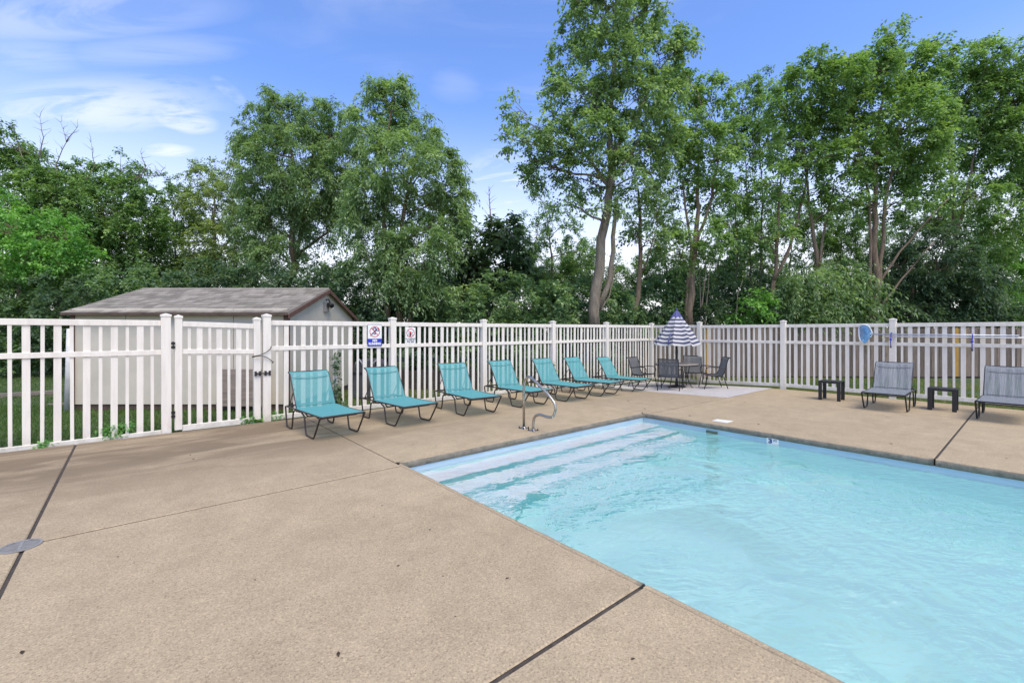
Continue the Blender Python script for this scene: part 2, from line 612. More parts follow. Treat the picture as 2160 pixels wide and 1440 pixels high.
def water_mat():
    m, nt, b = newmat("pool_water")
    nt.nodes.remove(b)
    w = worldco(nt, (1.0, 1.0, 1.0))
    def mad(x, k, y):
        n = nd(nt, "ShaderNodeMath", operation='MULTIPLY_ADD')
        nt.links.new(x, n.inputs[0])
        if isinstance(k, float):
            n.inputs[1].default_value = k
        else:
            nt.links.new(k, n.inputs[1])
        if y is None:
            n.inputs[2].default_value = 0
        else:
            nt.links.new(y, n.inputs[2])
        return n.outputs[0]
    wr = nt.nodes.new("ShaderNodeMapping")          # ripples run across the pool
    wr.inputs['Rotation'].default_value = (0, 0, -R_(62))
    nt.links.new(w, wr.inputs[0])
    wr2 = nt.nodes.new("ShaderNodeMapping")
    wr2.inputs['Scale'].default_value = (1.0, 0.55, 1.0)
    nt.links.new(wr.outputs[0], wr2.inputs[0])
    wv = wr2.outputs[0]
    mid = noise(nt, 2.6, 2, 0.45, wv, 1.2)
    fine = noise(nt, 6.5, 3, 0.5, wv, 2.2)
    patch = ramp(nt, noise(nt, 0.75, 3, 0.6, w, 0.6), [(0.44, (0.08, 0.08, 0.08)), (0.60, (1, 1, 1))])
    gy = nt.nodes.new("ShaderNodeSeparateXYZ")
    nt.links.new(w, gy.inputs[0])
    calm = nd(nt, "ShaderNodeMapRange", interpolation_type='SMOOTHSTEP')     # the water lies calmer over the steps
    calm.inputs[1].default_value = 2.6
    calm.inputs[2].default_value = 4.1
    calm.inputs[3].default_value = 1.0
    calm.inputs[4].default_value = 0.10
    nt.links.new(gy.outputs[1], calm.inputs[0])
    patch = mad(patch, calm.outputs[0], None)
    h = mad(mid, WV_MID, None)
    h = mad(mad(fine, patch, None), WV_FINE, h)
    s = nd(nt, "ShaderNodeMath", operation='ADD')
    nt.links.new(h, s.inputs[0])
    s.inputs[1].default_value = 0.0
    bm = nt.nodes.new("ShaderNodeBump")
    bm.inputs['Strength'].default_value = 1.0
    bm.inputs['Distance'].default_value = 0.2
    nt.links.new(s.outputs[0], bm.inputs['Height'])
    gl = nt.nodes.new("ShaderNodeBsdfGlass")
    gl.inputs['IOR'].default_value = 1.333
    gl.inputs['Roughness'].default_value = 0.0
    gl.inputs['Color'].default_value = (1, 1, 1, 1)
    nt.links.new(bm.outputs[0], gl.inputs['Normal'])
    va = nt.nodes.new("ShaderNodeVolumeAbsorption")
    va.inputs['Color'].default_value = (0.36, 0.88, 0.95, 1)
    va.inputs['Density'].default_value = 0.09
    out = nt.nodes.get("Material Output")
    nt.links.new(gl.outputs[0], out.inputs['Surface'])
    nt.links.new(va.outputs[0], out.inputs['Volume'])
    return m


M_WATER = water_mat()
M_WHITE = simple("white_enamel", (0.82, 0.82, 0.81), 0.4, 0, 0.03, 8)
M_RED = simple("red_print", (0.55, 0.03, 0.035), 0.5, 0, 0.05)
M_NAVY = simple("navy_print", (0.03, 0.05, 0.16), 0.5, 0, 0.05)
M_BLUE = simple("blue_print", (0.02, 0.035, 0.42), 0.5, 0, 0.05)
M_INK = simple("black_print", (0.02, 0.02, 0.025), 0.5, 0, 0.05)
M_GREYBOR = simple("sign_grey_edge", (0.22, 0.23, 0.27), 0.5, 0, 0.05)
M_TIE = simple("blue_strap", (0.02, 0.04, 0.45), 0.6, 0, 0.1)
M_POLE = simple("pale_blue_pole", (0.55, 0.60, 0.68), 0.3, 0.4, 0.05)
M_NETF = simple("net_frame_white", (0.75, 0.80, 0.84), 0.4, 0, 0.05)
M_COVER = simple("charcoal_cover", (0.06, 0.06, 0.066), 0.75, 0, 0.25, 5)
M_TABLE = simple("table_top_tan", (0.30, 0.26, 0.22), 0.35, 0, 0.08)
M_DEB = simple("dry_leaf", (0.055, 0.038, 0.025), 0.9, 0, 0.4, 30)
M_ORANGE = simple("orange_plastic", (0.8, 0.13, 0.03), 0.5, 0, 0.05)
M_SKIM = simple("skimmer_shadow_plastic", (0.10, 0.12, 0.08), 0.7, 0, 0.3, 20)


def stripe_mat():
    m, nt, b = newmat("navy_white_canvas")
    uv = nt.nodes.new("ShaderNodeUVMap")
    s = nt.nodes.new("ShaderNodeSeparateXYZ")
    nt.links.new(uv.outputs[0], s.inputs[0])
    mu = nd(nt, "ShaderNodeMath", operation='MULTIPLY')
    nt.links.new(s.outputs[1], mu.inputs[0])
    mu.inputs[1].default_value = 7.5
    fr = nd(nt, "ShaderNodeMath", operation='FRACT')
    nt.links.new(mu.outputs[0], fr.inputs[0])
    c = ramp(nt, fr.outputs[0], [(0.0, (0.52, 0.515, 0.49)), (0.52, (0.05, 0.055, 0.125))], 'CONSTANT')
    c = mixc(nt, 0.5, c, ramp(nt, noise(nt, 8, 4, 0.6, objco(nt)), [(0.3, (0.85, 0.85, 0.85)), (0.7, (1.08, 1.08, 1.08))]), 'MULTIPLY')
    nt.links.new(c, b.inputs['Base Color'])
    b.inputs['Roughness'].default_value = 0.85
    return m


M_STRIPE = stripe_mat()
M_NAVYCLOTH = simple("navy_canvas", (0.085, 0.09, 0.24), 0.85, 0, 0.12, 8)


def net_mat():
    m, nt, b = newmat("blue_net")
    b.inputs['Roughness'].default_value = 0.6
    w = objco(nt)
    nt.links.new(ramp(nt, noise(nt, 9, 3, 0.6, w), [(0.3, (0.03, 0.15, 0.38)), (0.7, (0.12, 0.36, 0.64))]), b.inputs['Base Color'])
    tr = nt.nodes.new("ShaderNodeBsdfTransparent")
    ms = nt.nodes.new("ShaderNodeMixShader")
    ms.inputs[0].default_value = 0.22
    nt.links.new(b.outputs[0], ms.inputs[1])
    nt.links.new(tr.outputs[0], ms.inputs[2])
    nt.links.new(ms.outputs[0], nt.nodes.get("Material Output").inputs[0])
    return m


M_NET = net_mat()

# ---------------------------------------------------------------- mesh helpers


class MB:
    def __init__(self):
        self.v, self.f = [], []

    def add(self, vs, fs):
        o = len(self.v)
        self.v += [tuple(x) for x in vs]
        self.f += [tuple(i + o for i in f) for f in fs]
        return self

    def box(self, x0, x1, y0, y1, z0, z1, M=None, taper=0.0):
        vs = [Vector((x, y, z)) for z in (z0, z1) for y in (y0, y1) for x in (x0, x1)]
        if taper:
            cx0, cy0 = (x0 + x1) / 2, (y0 + y1) / 2
            for i in range(4, 8):
                vs[i].x = cx0 + (vs[i].x - cx0) * (1 - taper)
                vs[i].y = cy0 + (vs[i].y - cy0) * (1 - taper)
        if M is not None:
            vs = [M @ v for v in vs]
        return self.add(vs, [(0, 2, 3, 1), (4, 5, 7, 6), (0, 1, 5, 4), (2, 6, 7, 3), (0, 4, 6, 2), (1, 3, 7, 5)])

    def tube(self, pts, r, n=8, closed=False, r1=None):
        pts = [Vector(p) for p in pts]
        N = len(pts)
        rings = []
        prev = None
        for i, p in enumerate(pts):
            if closed:
                t = (pts[(i + 1) % N] - pts[i - 1])
            else:
                t = pts[min(i + 1, N - 1)] - pts[max(i - 1, 0)]
            if t.length < 1e-9:
                t = Vector((0, 0, 1))
            t.normalize()
            if prev is None:
                a = Vector((0, 0, 1)) if abs(t.z) < 0.9 else Vector((1, 0, 0))
                u = t.cross(a).normalized()
            else:
                u = prev - t * prev.dot(t)
                if u.length < 1e-6:
                    u = t.orthogonal()
                u.normalize()
            prev = u
            w_ = t.cross(u)
            rr = r if r1 is None else r + (r1 - r) * i / max(1, N - 1)
            rings.append([p + (u * math.cos(k * 2 * math.pi / n) + w_ * math.sin(k * 2 * math.pi / n)) * rr for k in range(n)])
        vs = [v for rg in rings for v in rg]
        fs = []
        for i in range(N if closed else N - 1):
            j = (i + 1) % N
            for k in range(n):
                fs.append((i * n + k, i * n + (k + 1) % n, j * n + (k + 1) % n, j * n + k))
        if not closed:
            fs.append(tuple(range(n - 1, -1, -1)))
            fs.append(tuple((N - 1) * n + k for k in range(n)))
        return self.add(vs, fs)

    def lathe(self, prof, n=20, M=None, cap=True):
        vs = []
        for r, z in prof:
            for k in range(n):
                a = k * 2 * math.pi / n
                vs.append(Vector((r * math.cos(a), r * math.sin(a), z)))
        if M is not None:
            vs = [M @ v for v in vs]
        fs = []
        for i in range(len(prof) - 1):
            for k in range(n):
                fs.append((i * n + k, i * n + (k + 1) % n, (i + 1) * n + (k + 1) % n, (i + 1) * n + k))
        if cap:
            fs.append(tuple(range(n - 1, -1, -1)))
            fs.append(tuple((len(prof) - 1) * n + k for k in range(n)))
        return self.add(vs, fs)

    def prism(self, poly, h0, h1, M=None):
        """poly in xy extruded in z"""
        n = len(poly)
        vs = [Vector((x, y, h0)) for x, y in poly] + [Vector((x, y, h1)) for x, y in poly]
        if M is not None:
            vs = [M @ v for v in vs]
        fs = [tuple(range(n - 1, -1, -1)), tuple(range(n, 2 * n))]
        fs += [(i, (i + 1) % n, n + (i + 1) % n, n + i) for i in range(n)]
        return self.add(vs, fs)

    def mesh(self, name, mat, smooth=False):
        me = D.meshes.new(name)
        me.from_pydata(self.v, [], self.f)
        if mat:
            me.materials.append(mat)
        if smooth:
            me.shade_smooth()
        me.update()
        return me

    def build(self, name, mat, parent=None, smooth=False, loc=None):
        return link(name, self.mesh(name, mat, smooth), parent, loc)


def link(name, data, parent=None, loc=None):
    o = D.objects.new(name, data)
    COL.objects.link(o)
    if parent is not None:
        o.parent = parent
    if loc is not None:
        o.location = loc
    return o


def bevel(o, w=0.004, seg=1):
    m = o.modifiers.new("bevel", 'BEVEL')
    m.width = w
    m.segments = seg
    m.limit_method = 'ANGLE'
    return o


def thing(name, label, cat, loc=(0, 0, 0), rz=0.0, group=None):
    o = D.objects.new(name, None)
    COL.objects.link(o)
    o.location = loc
    o.rotation_euler = (0, 0, rz)
    o.empty_display_size = 0.2
    return tag(o, label, cat, group)


def tag(o, label=None, cat=None, group=None, kind=None):
    if label:
        o['label'] = label
    if cat:
        o['category'] = cat
    if group:
        o['group'] = group
    if kind:
        o['kind'] = kind
    return o


def copy_tree(o, parent=None):
    c = o.copy()
    COL.objects.link(c)
    c.parent = parent
    for ch in list(o.children):
        copy_tree(ch, c)
    return c


def fillet(pts, rad, seg=5, closed=False):
    pts = [Vector(p) for p in pts]
    out = []
    N = len(pts)
    for i, p in enumerate(pts):
        if not closed and i in (0, N - 1):
            out.append(p)
            continue
        a, b = pts[i - 1], pts[(i + 1) % N]
        da, db = (a - p), (b - p)
        r = min(rad, da.length * 0.48, db.length * 0.48)
        p0, p1 = p + da.normalized() * r, p + db.normalized() * r
        for k in range(seg + 1):
            t = k / seg
            out.append(p0 * (1 - t) ** 2 + p * 2 * t * (1 - t) + p1 * t * t)
    return out


def npmesh(name, verts, faces4, mat, tint=None):
    """fast quad mesh from numpy arrays"""
    me = D.meshes.new(name)
    nv, nf = len(verts), len(faces4)
    k = faces4.shape[1]
    me.vertices.add(nv)
    me.vertices.foreach_set("co", np.ascontiguousarray(verts, dtype=np.float32).ravel())
    me.loops.add(nf * k)
    me.loops.foreach_set("vertex_index", np.ascontiguousarray(faces4, dtype=np.int32).ravel())
    me.polygons.add(nf)
    me.polygons.foreach_set("loop_start", np.arange(0, nf * k, k, dtype=np.int32))
    if tint is not None:
        at = me.attributes.new("tint", 'FLOAT', 'POINT')
        at.data.foreach_set("value", np.ascontiguousarray(tint, dtype=np.float32))
    me.materials.append(mat)
    me.update(calc_edges=True)
    return me


def text_mesh(name, body, size, mat, parent, M, ext=0.0008, bold=0.0, sx=1.0):
    cu = D.curves.new(name, 'FONT')
    cu.body = body
    cu.size = size
    cu.align_x = 'CENTER'
    cu.align_y = 'CENTER'
    cu.extrude = ext
    cu.offset = bold
    cu.space_line = 0.9
    tmp = D.objects.new(name + "_tmp", cu)
    COL.objects.link(tmp)
    dg = bpy.context.evaluated_depsgraph_get()
    me = D.meshes.new_from_object(tmp.evaluated_get(dg))
    D.objects.remove(tmp)
    D.curves.remove(cu)
    for v in me.vertices:
        v.co.x *= sx
    me.transform(M)
    me.materials.clear()
    me.materials.append(mat)
    return link(name, me, parent)


# ---------------------------------------------------------------- SETTING: ground, deck, pool
FY = 8.98                                   # line of the left fence
FX = 14.2                                   # line of the right fence
PX0, PX1 = 2.50, 7.66                       # pool basin, inner faces of the coping
PY1, PY0 = 5.05, -7.0
WATER = -0.165

# lawn: one sheet to the horizon with a hole below deck and pool, which lie on their own base
lw = MB()
x0, x1, y0, y1 = -9.0, 13.93, -9.0, FY - 0.10
B = 900
lw.add([(-B, -B, LAWN), (x0, -B, LAWN), (x1, -B, LAWN), (B, -B, LAWN), (-B, y0, LAWN), (x0, y0, LAWN), (x1, y0, LAWN), (B, y0, LAWN),
        (-B, y1, LAWN), (x0, y1, LAWN), (x1, y1, LAWN), (B, y1, LAWN), (-B, B, LAWN), (x0, B, LAWN), (x1, B, LAWN), (B, B, LAWN)],
       [(0, 1, 5, 4), (1, 2, 6, 5), (2, 3, 7, 6), (4, 5, 9, 8), (6, 7, 11, 10), (8, 9, 13, 12), (9, 10, 14, 13), (10, 11, 15, 14)])
tag(lw.build("lawn", M_LAWN), kind='structure')

deck = D.objects.new("pool_deck", None)
COL.objects.link(deck)
tag(deck, kind='structure')


def slab(ax, bx, ay, by, mat=M_CONC, top=0.0, step=0.35, thick=0.10, name="concrete_slab", gap=0.012, bot=True):
    near = lambda a, b: abs(a - b) < 1e-6
    ax, bx = ax + (0.0005 if near(ax, PX1 + CW) else gap), bx - (0.0005 if near(bx, PX0 - CW) else gap)
    ay, by = ay + (0.0005 if near(ay, PY1 + CW) else gap), by - gap
    nx, ny = max(1, int((bx - ax) / step)), max(1, int((by - ay) / step))
    ev = 0.008
    # the top surface with a small worn arris all round
    xs = [ax] + list(np.linspace(ax + ev, bx - ev, nx + 1)) + [bx]
    ys = [ay] + list(np.linspace(ay + ev, by - ev, ny + 1)) + [by]
    m = MB()
    vs, fs = [], []
    for j, y in enumerate(ys):
        for i, x in enumerate(xs):
            e = i in (0, len(xs) - 1) or j in (0, len(ys) - 1)
            vs.append((x, y, dz(x, y) + top - (0.006 if e else 0)))
    W = len(xs)
    for j in range(len(ys) - 1):
        for i in range(W - 1):
            fs.append((j * W + i, j * W + i + 1, (j + 1) * W + i + 1, (j + 1) * W + i))
    m.add(vs, fs)
    # skirt
    loop = [i for i in range(W)] + [j * W + W - 1 for j in range(1, len(ys))] + [(len(ys) - 1) * W + i for i in range(W - 2, -1, -1)] + [j * W for j in range(len(ys) - 2, 0, -1)]
    base = len(m.v)
    m.v += [(vs[k][0], vs[k][1], vs[k][2] - thick) for k in loop]
    n = len(loop)
    m.f += [(loop[k], base + k, base + (k + 1) % n, loop[(k + 1) % n]) for k in range(n)]
    o = m.build(name, mat, deck)
    o.data.materials.append(M_JOINT)
    for p in o.data.polygons:
        if p.index >= len(fs):
            p.material_index = 1
    return o


CW = 0.06                                   # width of the rounded coping nose
JX, JY = -0.62, 4.93
DY1 = FY - 0.09                             # edge of the deck at the left fence
slab(JX, PX0 - CW, 1.62, JY)
slab(JX, PX0 - CW, -3.0, 1.62)
slab(JX, PX0 - CW, -8.8, -3.0)
slab(JX, PX0 - CW, JY, DY1)
slab(-5.0, JX, JY, DY1)
slab(-5.0, JX, 0.4, JY)
slab(-5.0, JX, -4.2, 0.4)
slab(-5.0, JX, -8.8, -4.2)
slab(-8.9, -5.0, JY, DY1)
slab(-8.9, -5.0, -8.8, JY)
slab(PX0 - CW, PX1 + CW, PY1 + CW, DY1)
slab(PX1 + CW, 11.02, JY, DY1)
slab(PX1 + CW, 13.83, 0.86, JY)
slab(PX1 + CW, 13.83, -4.0, 0.86)
slab(PX1 + CW, 13.83, -8.8, -4.0)
slab(11.02, 13.86, JY, DY1 - 0.05, M_PAD, 0.004, name="new_concrete_slab", gap=0.006)
slab(PX0 - CW, PX1 + CW, -8.8, PY0 - CW)
# bed of the joints
jb = MB()


def bed(ax, bx, ay, by):
    nx, ny = max(1, int((bx - ax) / 0.4)), max(1, int((by - ay) / 0.4))
    xs, ys = np.linspace(ax, bx, nx + 1), np.linspace(ay, by, ny + 1)
    vs = [(x, y, dz(x, y) - 0.011) for y in ys for x in xs]
    W = nx + 1
    jb.add(vs, [(j * W + i, j * W + i + 1, (j + 1) * W + i + 1, (j + 1) * W + i) for j in range(ny) for i in range(nx)])


bed(-8.88, PX0 - CW - 0.02, -8.78, DY1 - 0.02)
bed(PX0 - CW, PX1 + CW, PY1 + CW + 0.012, DY1 - 0.02)
bed(PX1 + CW + 0.02, 13.80, -8.78, DY1 - 0.07)
jb.build("joint_bed", M_JOINT, deck)


# coping: cantilevered nose, rounded, as four mitred lengths
def coping(a, b, inward, mitre=(1, 1)):
    a, b = Vector((*a, 0)), Vector((*b, 0))
    t = (b - a).normalized()
    inn = Vector((*inward, 0))
    prof = [(-CW, -0.003), (-0.028, -0.001), (-0.012, -0.006), (-0.003, -0.018), (0.0, -0.035), (0.0, -0.075), (-0.010, -0.088), (-CW, -0.090)]
    L = (b - a).length
    n = max(2, int(L / 0.06))
    m = MB()
    vs = []
    for i in range(n + 1):
        s = i / n
        p = a.lerp(b, s)
        for q, (o_, z) in enumerate(prof):
            sh = -o_ if i == 0 else (o_ if i == n else 0)
            if not mitre[0] and i == 0 or not mitre[1] and i == n:
                sh = 0
            j = 0.0
            if 0 < i < n and q in (2, 3, 4, 5):
                j = 0.003 * mnoise.noise(Vector((p.x * 9, p.y * 9, q * 1.7)))
            vs.append(p + inn * (o_ + j) - t * sh * (1 if i == 0 else -1) * (1 if i in (0, n) else 0) + Vector((0, 0, z + j)))
    k = len(prof)
    fs = [(i * k + q, i * k + (q + 1) % k, (i + 1) * k + (q + 1) % k, (i + 1) * k + q) for i in range(n) for q in range(k)]
    fs += [tuple(range(k)), tuple(n * k + q for q in range(k - 1, -1, -1))]
    m.add(vs, fs)
    o = m.build("coping", M_CONC, deck, True)
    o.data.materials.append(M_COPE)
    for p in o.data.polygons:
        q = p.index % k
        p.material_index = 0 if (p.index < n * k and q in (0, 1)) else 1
    return o


coping((PX0, PY1), (PX1, PY1), (0, -1))
coping((PX1, PY1), (PX1, 0.87), (-1, 0), (1, 0))
coping((PX1, 0.85), (PX1, PY0), (-1, 0), (0, 1))
coping((PX1, PY0), (PX0, PY0), (0, 1))
coping((PX0, PY0), (PX0, 1.61), (1, 0), (1, 0))
coping((PX0, 1.63), (PX0, PY1), (1, 0), (0, 1))

basin = D.objects.new("pool_basin", None)
COL.objects.link(basin)
tag(basin, kind='structure')
bx0, bx1, by0, by1 = PX0 - 0.02, PX1 + 0.02, PY0 - 0.02, PY1 + 0.02


def floor_z(y):
    return -1.08 - 0.75 * sstep(2.4, -5.0, y)


m = MB()
ys = list(np.linspace(by1, by0, 40))
for i in range(39):
    ya, yb = ys[i], ys[i + 1]
    m.add([(bx0, ya, floor_z(ya)), (bx1, ya, floor_z(ya)), (bx1, yb, floor_z(yb)), (bx0, yb, floor_z(yb))], [(0, 3, 2, 1)])
m.build("pool_floor", M_POOL, basin)
m = MB()
for (ax, ay, bx_, by_) in ((bx0, by1, bx1, by1), (bx1, by1, bx1, by0), (bx1, by0, bx0, by0), (bx0, by0, bx0, by1)):
    m.add([(ax, ay, -0.20), (bx_, by_, -0.20), (bx_, by_, -2.2), (ax, ay, -2.2)], [(0, 1, 2, 3)])
m.build("pool_wall", M_POOL, basin)
m = MB()
for (ax, ay, bx_, by_) in ((bx0, by1, bx1, by1), (bx1, by1, bx1, by0), (bx1, by0, bx0, by0), (bx0, by0, bx0, by1)):
    m.add([(ax, ay, -0.085), (bx_, by_, -0.085), (bx_, by_, -0.20), (ax, ay, -0.20)], [(0, 1, 2, 3)])
m.build("liner_band", M_LINER, basin)
STEPS = [(0.36, -0.27), (0.70, -0.48), (1.06, -0.72)]
prev = by1
for w_, z in STEPS:
    m = MB().box(bx0 + 0.002, bx1 - 0.002, PY1 - w_, by1 - 0.002 if prev == by1 else prev, -1.3, z)
    o = m.build("pool_step", M_STEP, basin)
    bevel(o, 0.012, 2)
    MB().box(bx0 + 0.004, bx1 - 0.004, PY1 - w_ - 0.006, PY1 - w_ - 0.001, -1.3, z - 0.022).build("riser_shade_face", M_RISER_SHADE, o)  # thin sheet added over each riser to carry its painted shade
    prev = PY1 - w_ - 0.0
wt = MB().box(bx0 - 0.03, bx1 + 0.03, by0 - 0.03, by1 + 0.03, -2.4, WATER)
tag(wt.build("pool_water", M_WATER), kind='structure')

# outer walls of the pool shell, so that nothing shows behind the basin
m = MB()
for (ax, bx_, ay, by_) in ((bx0 - 0.3, bx1 + 0.3, by1 + 0.06, by1 + 0.3), (bx1 + 0.06, bx1 + 0.3, by0 - 0.3, by1 + 0.04)):
    m.box(ax, bx_, ay, by_, -2.5, -0.13)
m.build("pool_shell", M_POOL, basin)

# skimmer mouth, depth marker, deck tile
pt = atd(1502, 919, 8.4)
fr = (PX1 + 0.02) / (FW[0] + (1502 - CX) / FPX * RT[0])
c = atd(1502, 918, fr)
sk = MB().box(PX1 - 0.0, PX1 + 0.018, c.y - 0.10, c.y + 0.10, -0.185, -0.125)
sk.build("skimmer_mouth", M_SKIM, basin)
fr = (PX1 + 0.02) / (FW[0] + (1630 - CX) / FPX * RT[0])
c = atd(1630, 936, fr)
t = thing("depth_marker", "white 3 FT depth tile on the blue pool liner just above the water", "depth marker", (PX1 + 0.012, c.y, -0.135), 0)
bevel(MB().box(-0.008, 0.006, -0.085, 0.085, -0.075, 0.055).build("tile", M_WHITE, t), 0.003)
# letters face -X : local x of text -> -Y
MT = Matrix(((0, 0, -1, -0.0095), (-1, 0, 0, 0), (0, 1, 0, 0), (0, 0, 0, 1)))
text_mesh("lettering", "3", 0.095, M_NAVY, t, Matrix.Translation((0, 0.030, 0.008)) @ MT, 0.0006, 0.005, 1.25)
text_mesh("lettering", "FT", 0.045, M_NAVY, t, Matrix.Translation((0, -0.042, 0.022)) @ MT, 0.0006, 0.0015, 1.1)
pts = [ong(*q) for q in ((1502, 887.3), (1512.5, 884), (1546.5, 888), (1534, 892))]
m = MB()
m.add([(p.x, p.y, 0.001) for p in pts] + [(p.x, p.y, 0.006) for p in pts],
      [(4, 5, 6, 7), (0, 1, 5, 4), (1, 2, 6, 5), (2, 3, 7, 6), (3, 0, 4, 7)])
o = m.build("deck_tile", M_WHITE)
tag(o, "flat white marker tile set in the deck at the far pool edge", "deck tile")

# ---------------------------------------------------------------- SETTING: fences
NARROW, WIDE = 0.040, 0.080
UNIT = MB().box(-0.5, 0.5, -0.5, 0.5, 0, 1).mesh("picket", M_PVC)
MESH_N = MB().box(-NARROW / 2, NARROW / 2, -0.010, 0.010, 0, 1).mesh("narrow_picket", M_PVC)
MESH_W = MB().box(-WIDE / 2, WIDE / 2, -0.010, 0.010, 0, 1).mesh("wide_picket", M_PVC)


def post(parent, x, y, z0, z1, w=0.127, rz=0.0, capw=0.0):
    o = MB().box(-w / 2, w / 2, -w / 2, w / 2, 0, z1 - z0).build("post", M_PVC, parent, False, (x, y, z0))
    o.rotation_euler = (random.uniform(-.005, .005), random.uniform(-.005, .005), rz)
    bevel(o, 0.004)
    c = MB()
    e = w / 2 + 0.008
    c.box(-e, e, -e, e, z1 - z0 - 0.028, z1 - z0 + 0.001)
    c.add([(-e, -e, z1 - z0 + 0.001), (e, -e, z1 - z0 + 0.001), (e, e, z1 - z0 + 0.001), (-e, e, z1 - z0 + 0.001), (0, 0, z1 - z0 + 0.026)],
          [(0, 1, 4), (1, 2, 4), (2, 3, 4), (3, 0, 4)])
    c.build("post_cap", M_PVC, o)
    return o


def rail(parent, name, a, b, za, zb, h, w, off=0.0):
    """board between two points of a fence line; za/zb are its centre heights"""
    a3, b3 = Vector((a[0], a[1], za)), Vector((b[0], b[1], zb))
    t = (b3 - a3)
    L = t.length
    ang = math.atan2(t.y, t.x)
    pit = -math.asin(t.z / L)
    o = MB().box(0, L, -w / 2, w / 2, -h / 2, h / 2).build(name, M_PVC, parent, False, a3)
    o.rotation_euler = (0, pit, ang)
    bevel(o, 0.004)
    return o


def panel(parent, a, b, kinds, top=1.80, mid=1.294, zl=lambda p: 0.0, edge=0.064, hb=0.09, bot_gap=0.02, toph=0.088, midh=0.078, tops=(0, 0), drop=0.0):
    a, b = Vector(a), Vector(b)
    t = b - a
    L = t.length
    t.normalize()
    ang = math.atan2(t.y, t.x)
    A, Bp = a + t * edge, b - t * edge
    za, zb = zl(a), zl(b)
    rail(parent, "top_rail", A, Bp, top - toph / 2 + tops[0], top - toph / 2 + tops[1], toph, 0.052)
    rail(parent, "mid_rail", A, Bp, mid + tops[0], mid + tops[1], midh, 0.050)
    rail(parent, "bottom_rail", A, Bp, za + bot_gap + hb / 2 - drop, zb + bot_gap + hb / 2 - drop, hb, 0.050)
    free = L - 2 * edge - sum(NARROW if k == 'n' else WIDE for k in kinds)
    gap = free / (len(kinds) + 1)
    s = edge
    for k in kinds:
        w = NARROW if k == 'n' else WIDE
        s += gap + w / 2
        p = a + t * s
        q = s / L
        zb_ = za + (zb - za) * q + bot_gap + 0.02 - drop
        zt = top - 0.03 + tops[0] + (tops[1] - tops[0]) * q
        o = link("picket", MESH_N if k == 'n' else MESH_W, parent, (p.x, p.y, zb_))
        o.rotation_euler = (random.uniform(-.004, .004), random.uniform(-.004, .004), ang + random.uniform(-.03, .03))
        o.scale.z = zt - zb_
        s += w / 2


NW15 = 'nwnwnwnwnwnwnwn'


def fence_x(px):
    """x on the left fence line seen at pixel column px"""
    k = (px - CX) / FPX
    d = FY / (FW[1] + k * RT[1])
    return d * (FW[0] + k * RT[0])


def fence_y(px):
    k = (px - CX) / FPX
    d = FX / (FW[0] + k * RT[0])
    return d * (FW[1] + k * RT[1])


LZ = lambda p: dz(p.x, p.y)
# run left of the gate
xg0 = fence_x(351)
f1 = thing("picket_fence", "white vinyl picket fence run left of the gate, in front of the shed's left half", "fence", (0, 0, 0))
xs = [xg0, xg0 - 2.44, xg0 - 4.88, xg0 - 7.3]
for x in xs:
    post(f1, x, FY, -0.15, 1.865)
for i in range(3):
    panel(f1, (xs[i + 1], FY), (xs[i], FY), NW15, 1.775, 1.27, LZ, bot_gap=-0.045)
# run right of the gate to the corner
f2 = thing("picket_fence", "long white vinyl picket fence behind the row of teal loungers", "fence", (0, 0, 0))
px_ = [562, 828.5, 1020.5, 1166, 1279.5, 1374]
xs = [fence_x(p) for p in px_]
CORNER = xs[-1]
FX = CORNER
tops_z = [1.80, 1.80, 1.80, 1.805, 1.815, 1.82]
for i, x in enumerate(xs):
    z = dz(x, FY)
    post(f2, x, FY, z - 0.05, 1.895 if i == 0 else 1.885)
for i in range(5):
    panel(f2, (xs[i], FY), (xs[i + 1], FY), NW15, 1.80, 1.296, LZ, bot_gap=0.0, tops=(tops_z[i] - 1.8, tops_z[i + 1] - 1.8))
# right-hand run
f3 = thing("picket_fence", "white vinyl picket fence beyond the pool with a blue net hung on it", "fence", (0, 0, 0))
ysr = [fence_y(p) for p in (1476, 1652, 1883)]
step_ = (ysr[0] - ysr[2]) / 2
ysr = [ysr[0], ysr[1], ysr[2], ysr[2] - step_, ysr[2] - 2 * step_]
for y in ysr:
    post(f3, FX, y, dz(FX, y) - 0.06, 1.90)
panel(f3, (FX, FY), (FX, ysr[0]), 'nwnwnwnwn' if FY - ysr[0] < 2 else NW15, 1.80, 1.296, LZ, bot_gap=0.035, tops=(0.02, 0.01))
for i in range(4):
    panel(f3, (FX, ysr[i]), (FX, ysr[i + 1]), NW15, 1.80, 1.296, LZ, bot_gap=0.04, hb=0.095)

# gate
gx0, gx1 = fence_x(376), fence_x(542)
gate = thing("gate", "white vinyl gate with black latch between two taller fence posts", "gate", (0, 0, 0))
post(gate, gx0, FY, 0.02, 1.845, 0.100)
post(gate, gx1, FY, 0.05, 1.83, 0.105)
panel(gate, (gx0, FY), (gx1, FY), 'nwnwnwn', 1.765, 1.275, lambda p: -0.01, 0.05, 0.095, 0.0, 0.085, 0.078, (0.0, -0.03))
for z in (1.38, 0.28):
    h = MB()
    xh = (xg0 + 0.0635 + gx0 - 0.05) / 2
    h.box(xh - 0.026, xh + 0.026, FY - 0.066, FY - 0.05, z - 0.05, z - 0.012)
    h.box(xh - 0.026, xh + 0.026, FY - 0.066, FY - 0.05, z + 0.012, z + 0.05)
    h.tube([(xh, FY - 0.07, z - 0.06), (xh, FY - 0.07, z + 0.06)], 0.010)
    h.build("hinge", M_BLACK, gate)
la = MB()
xl = (gx1 + xs[0]) / 2
zl_ = 0.86
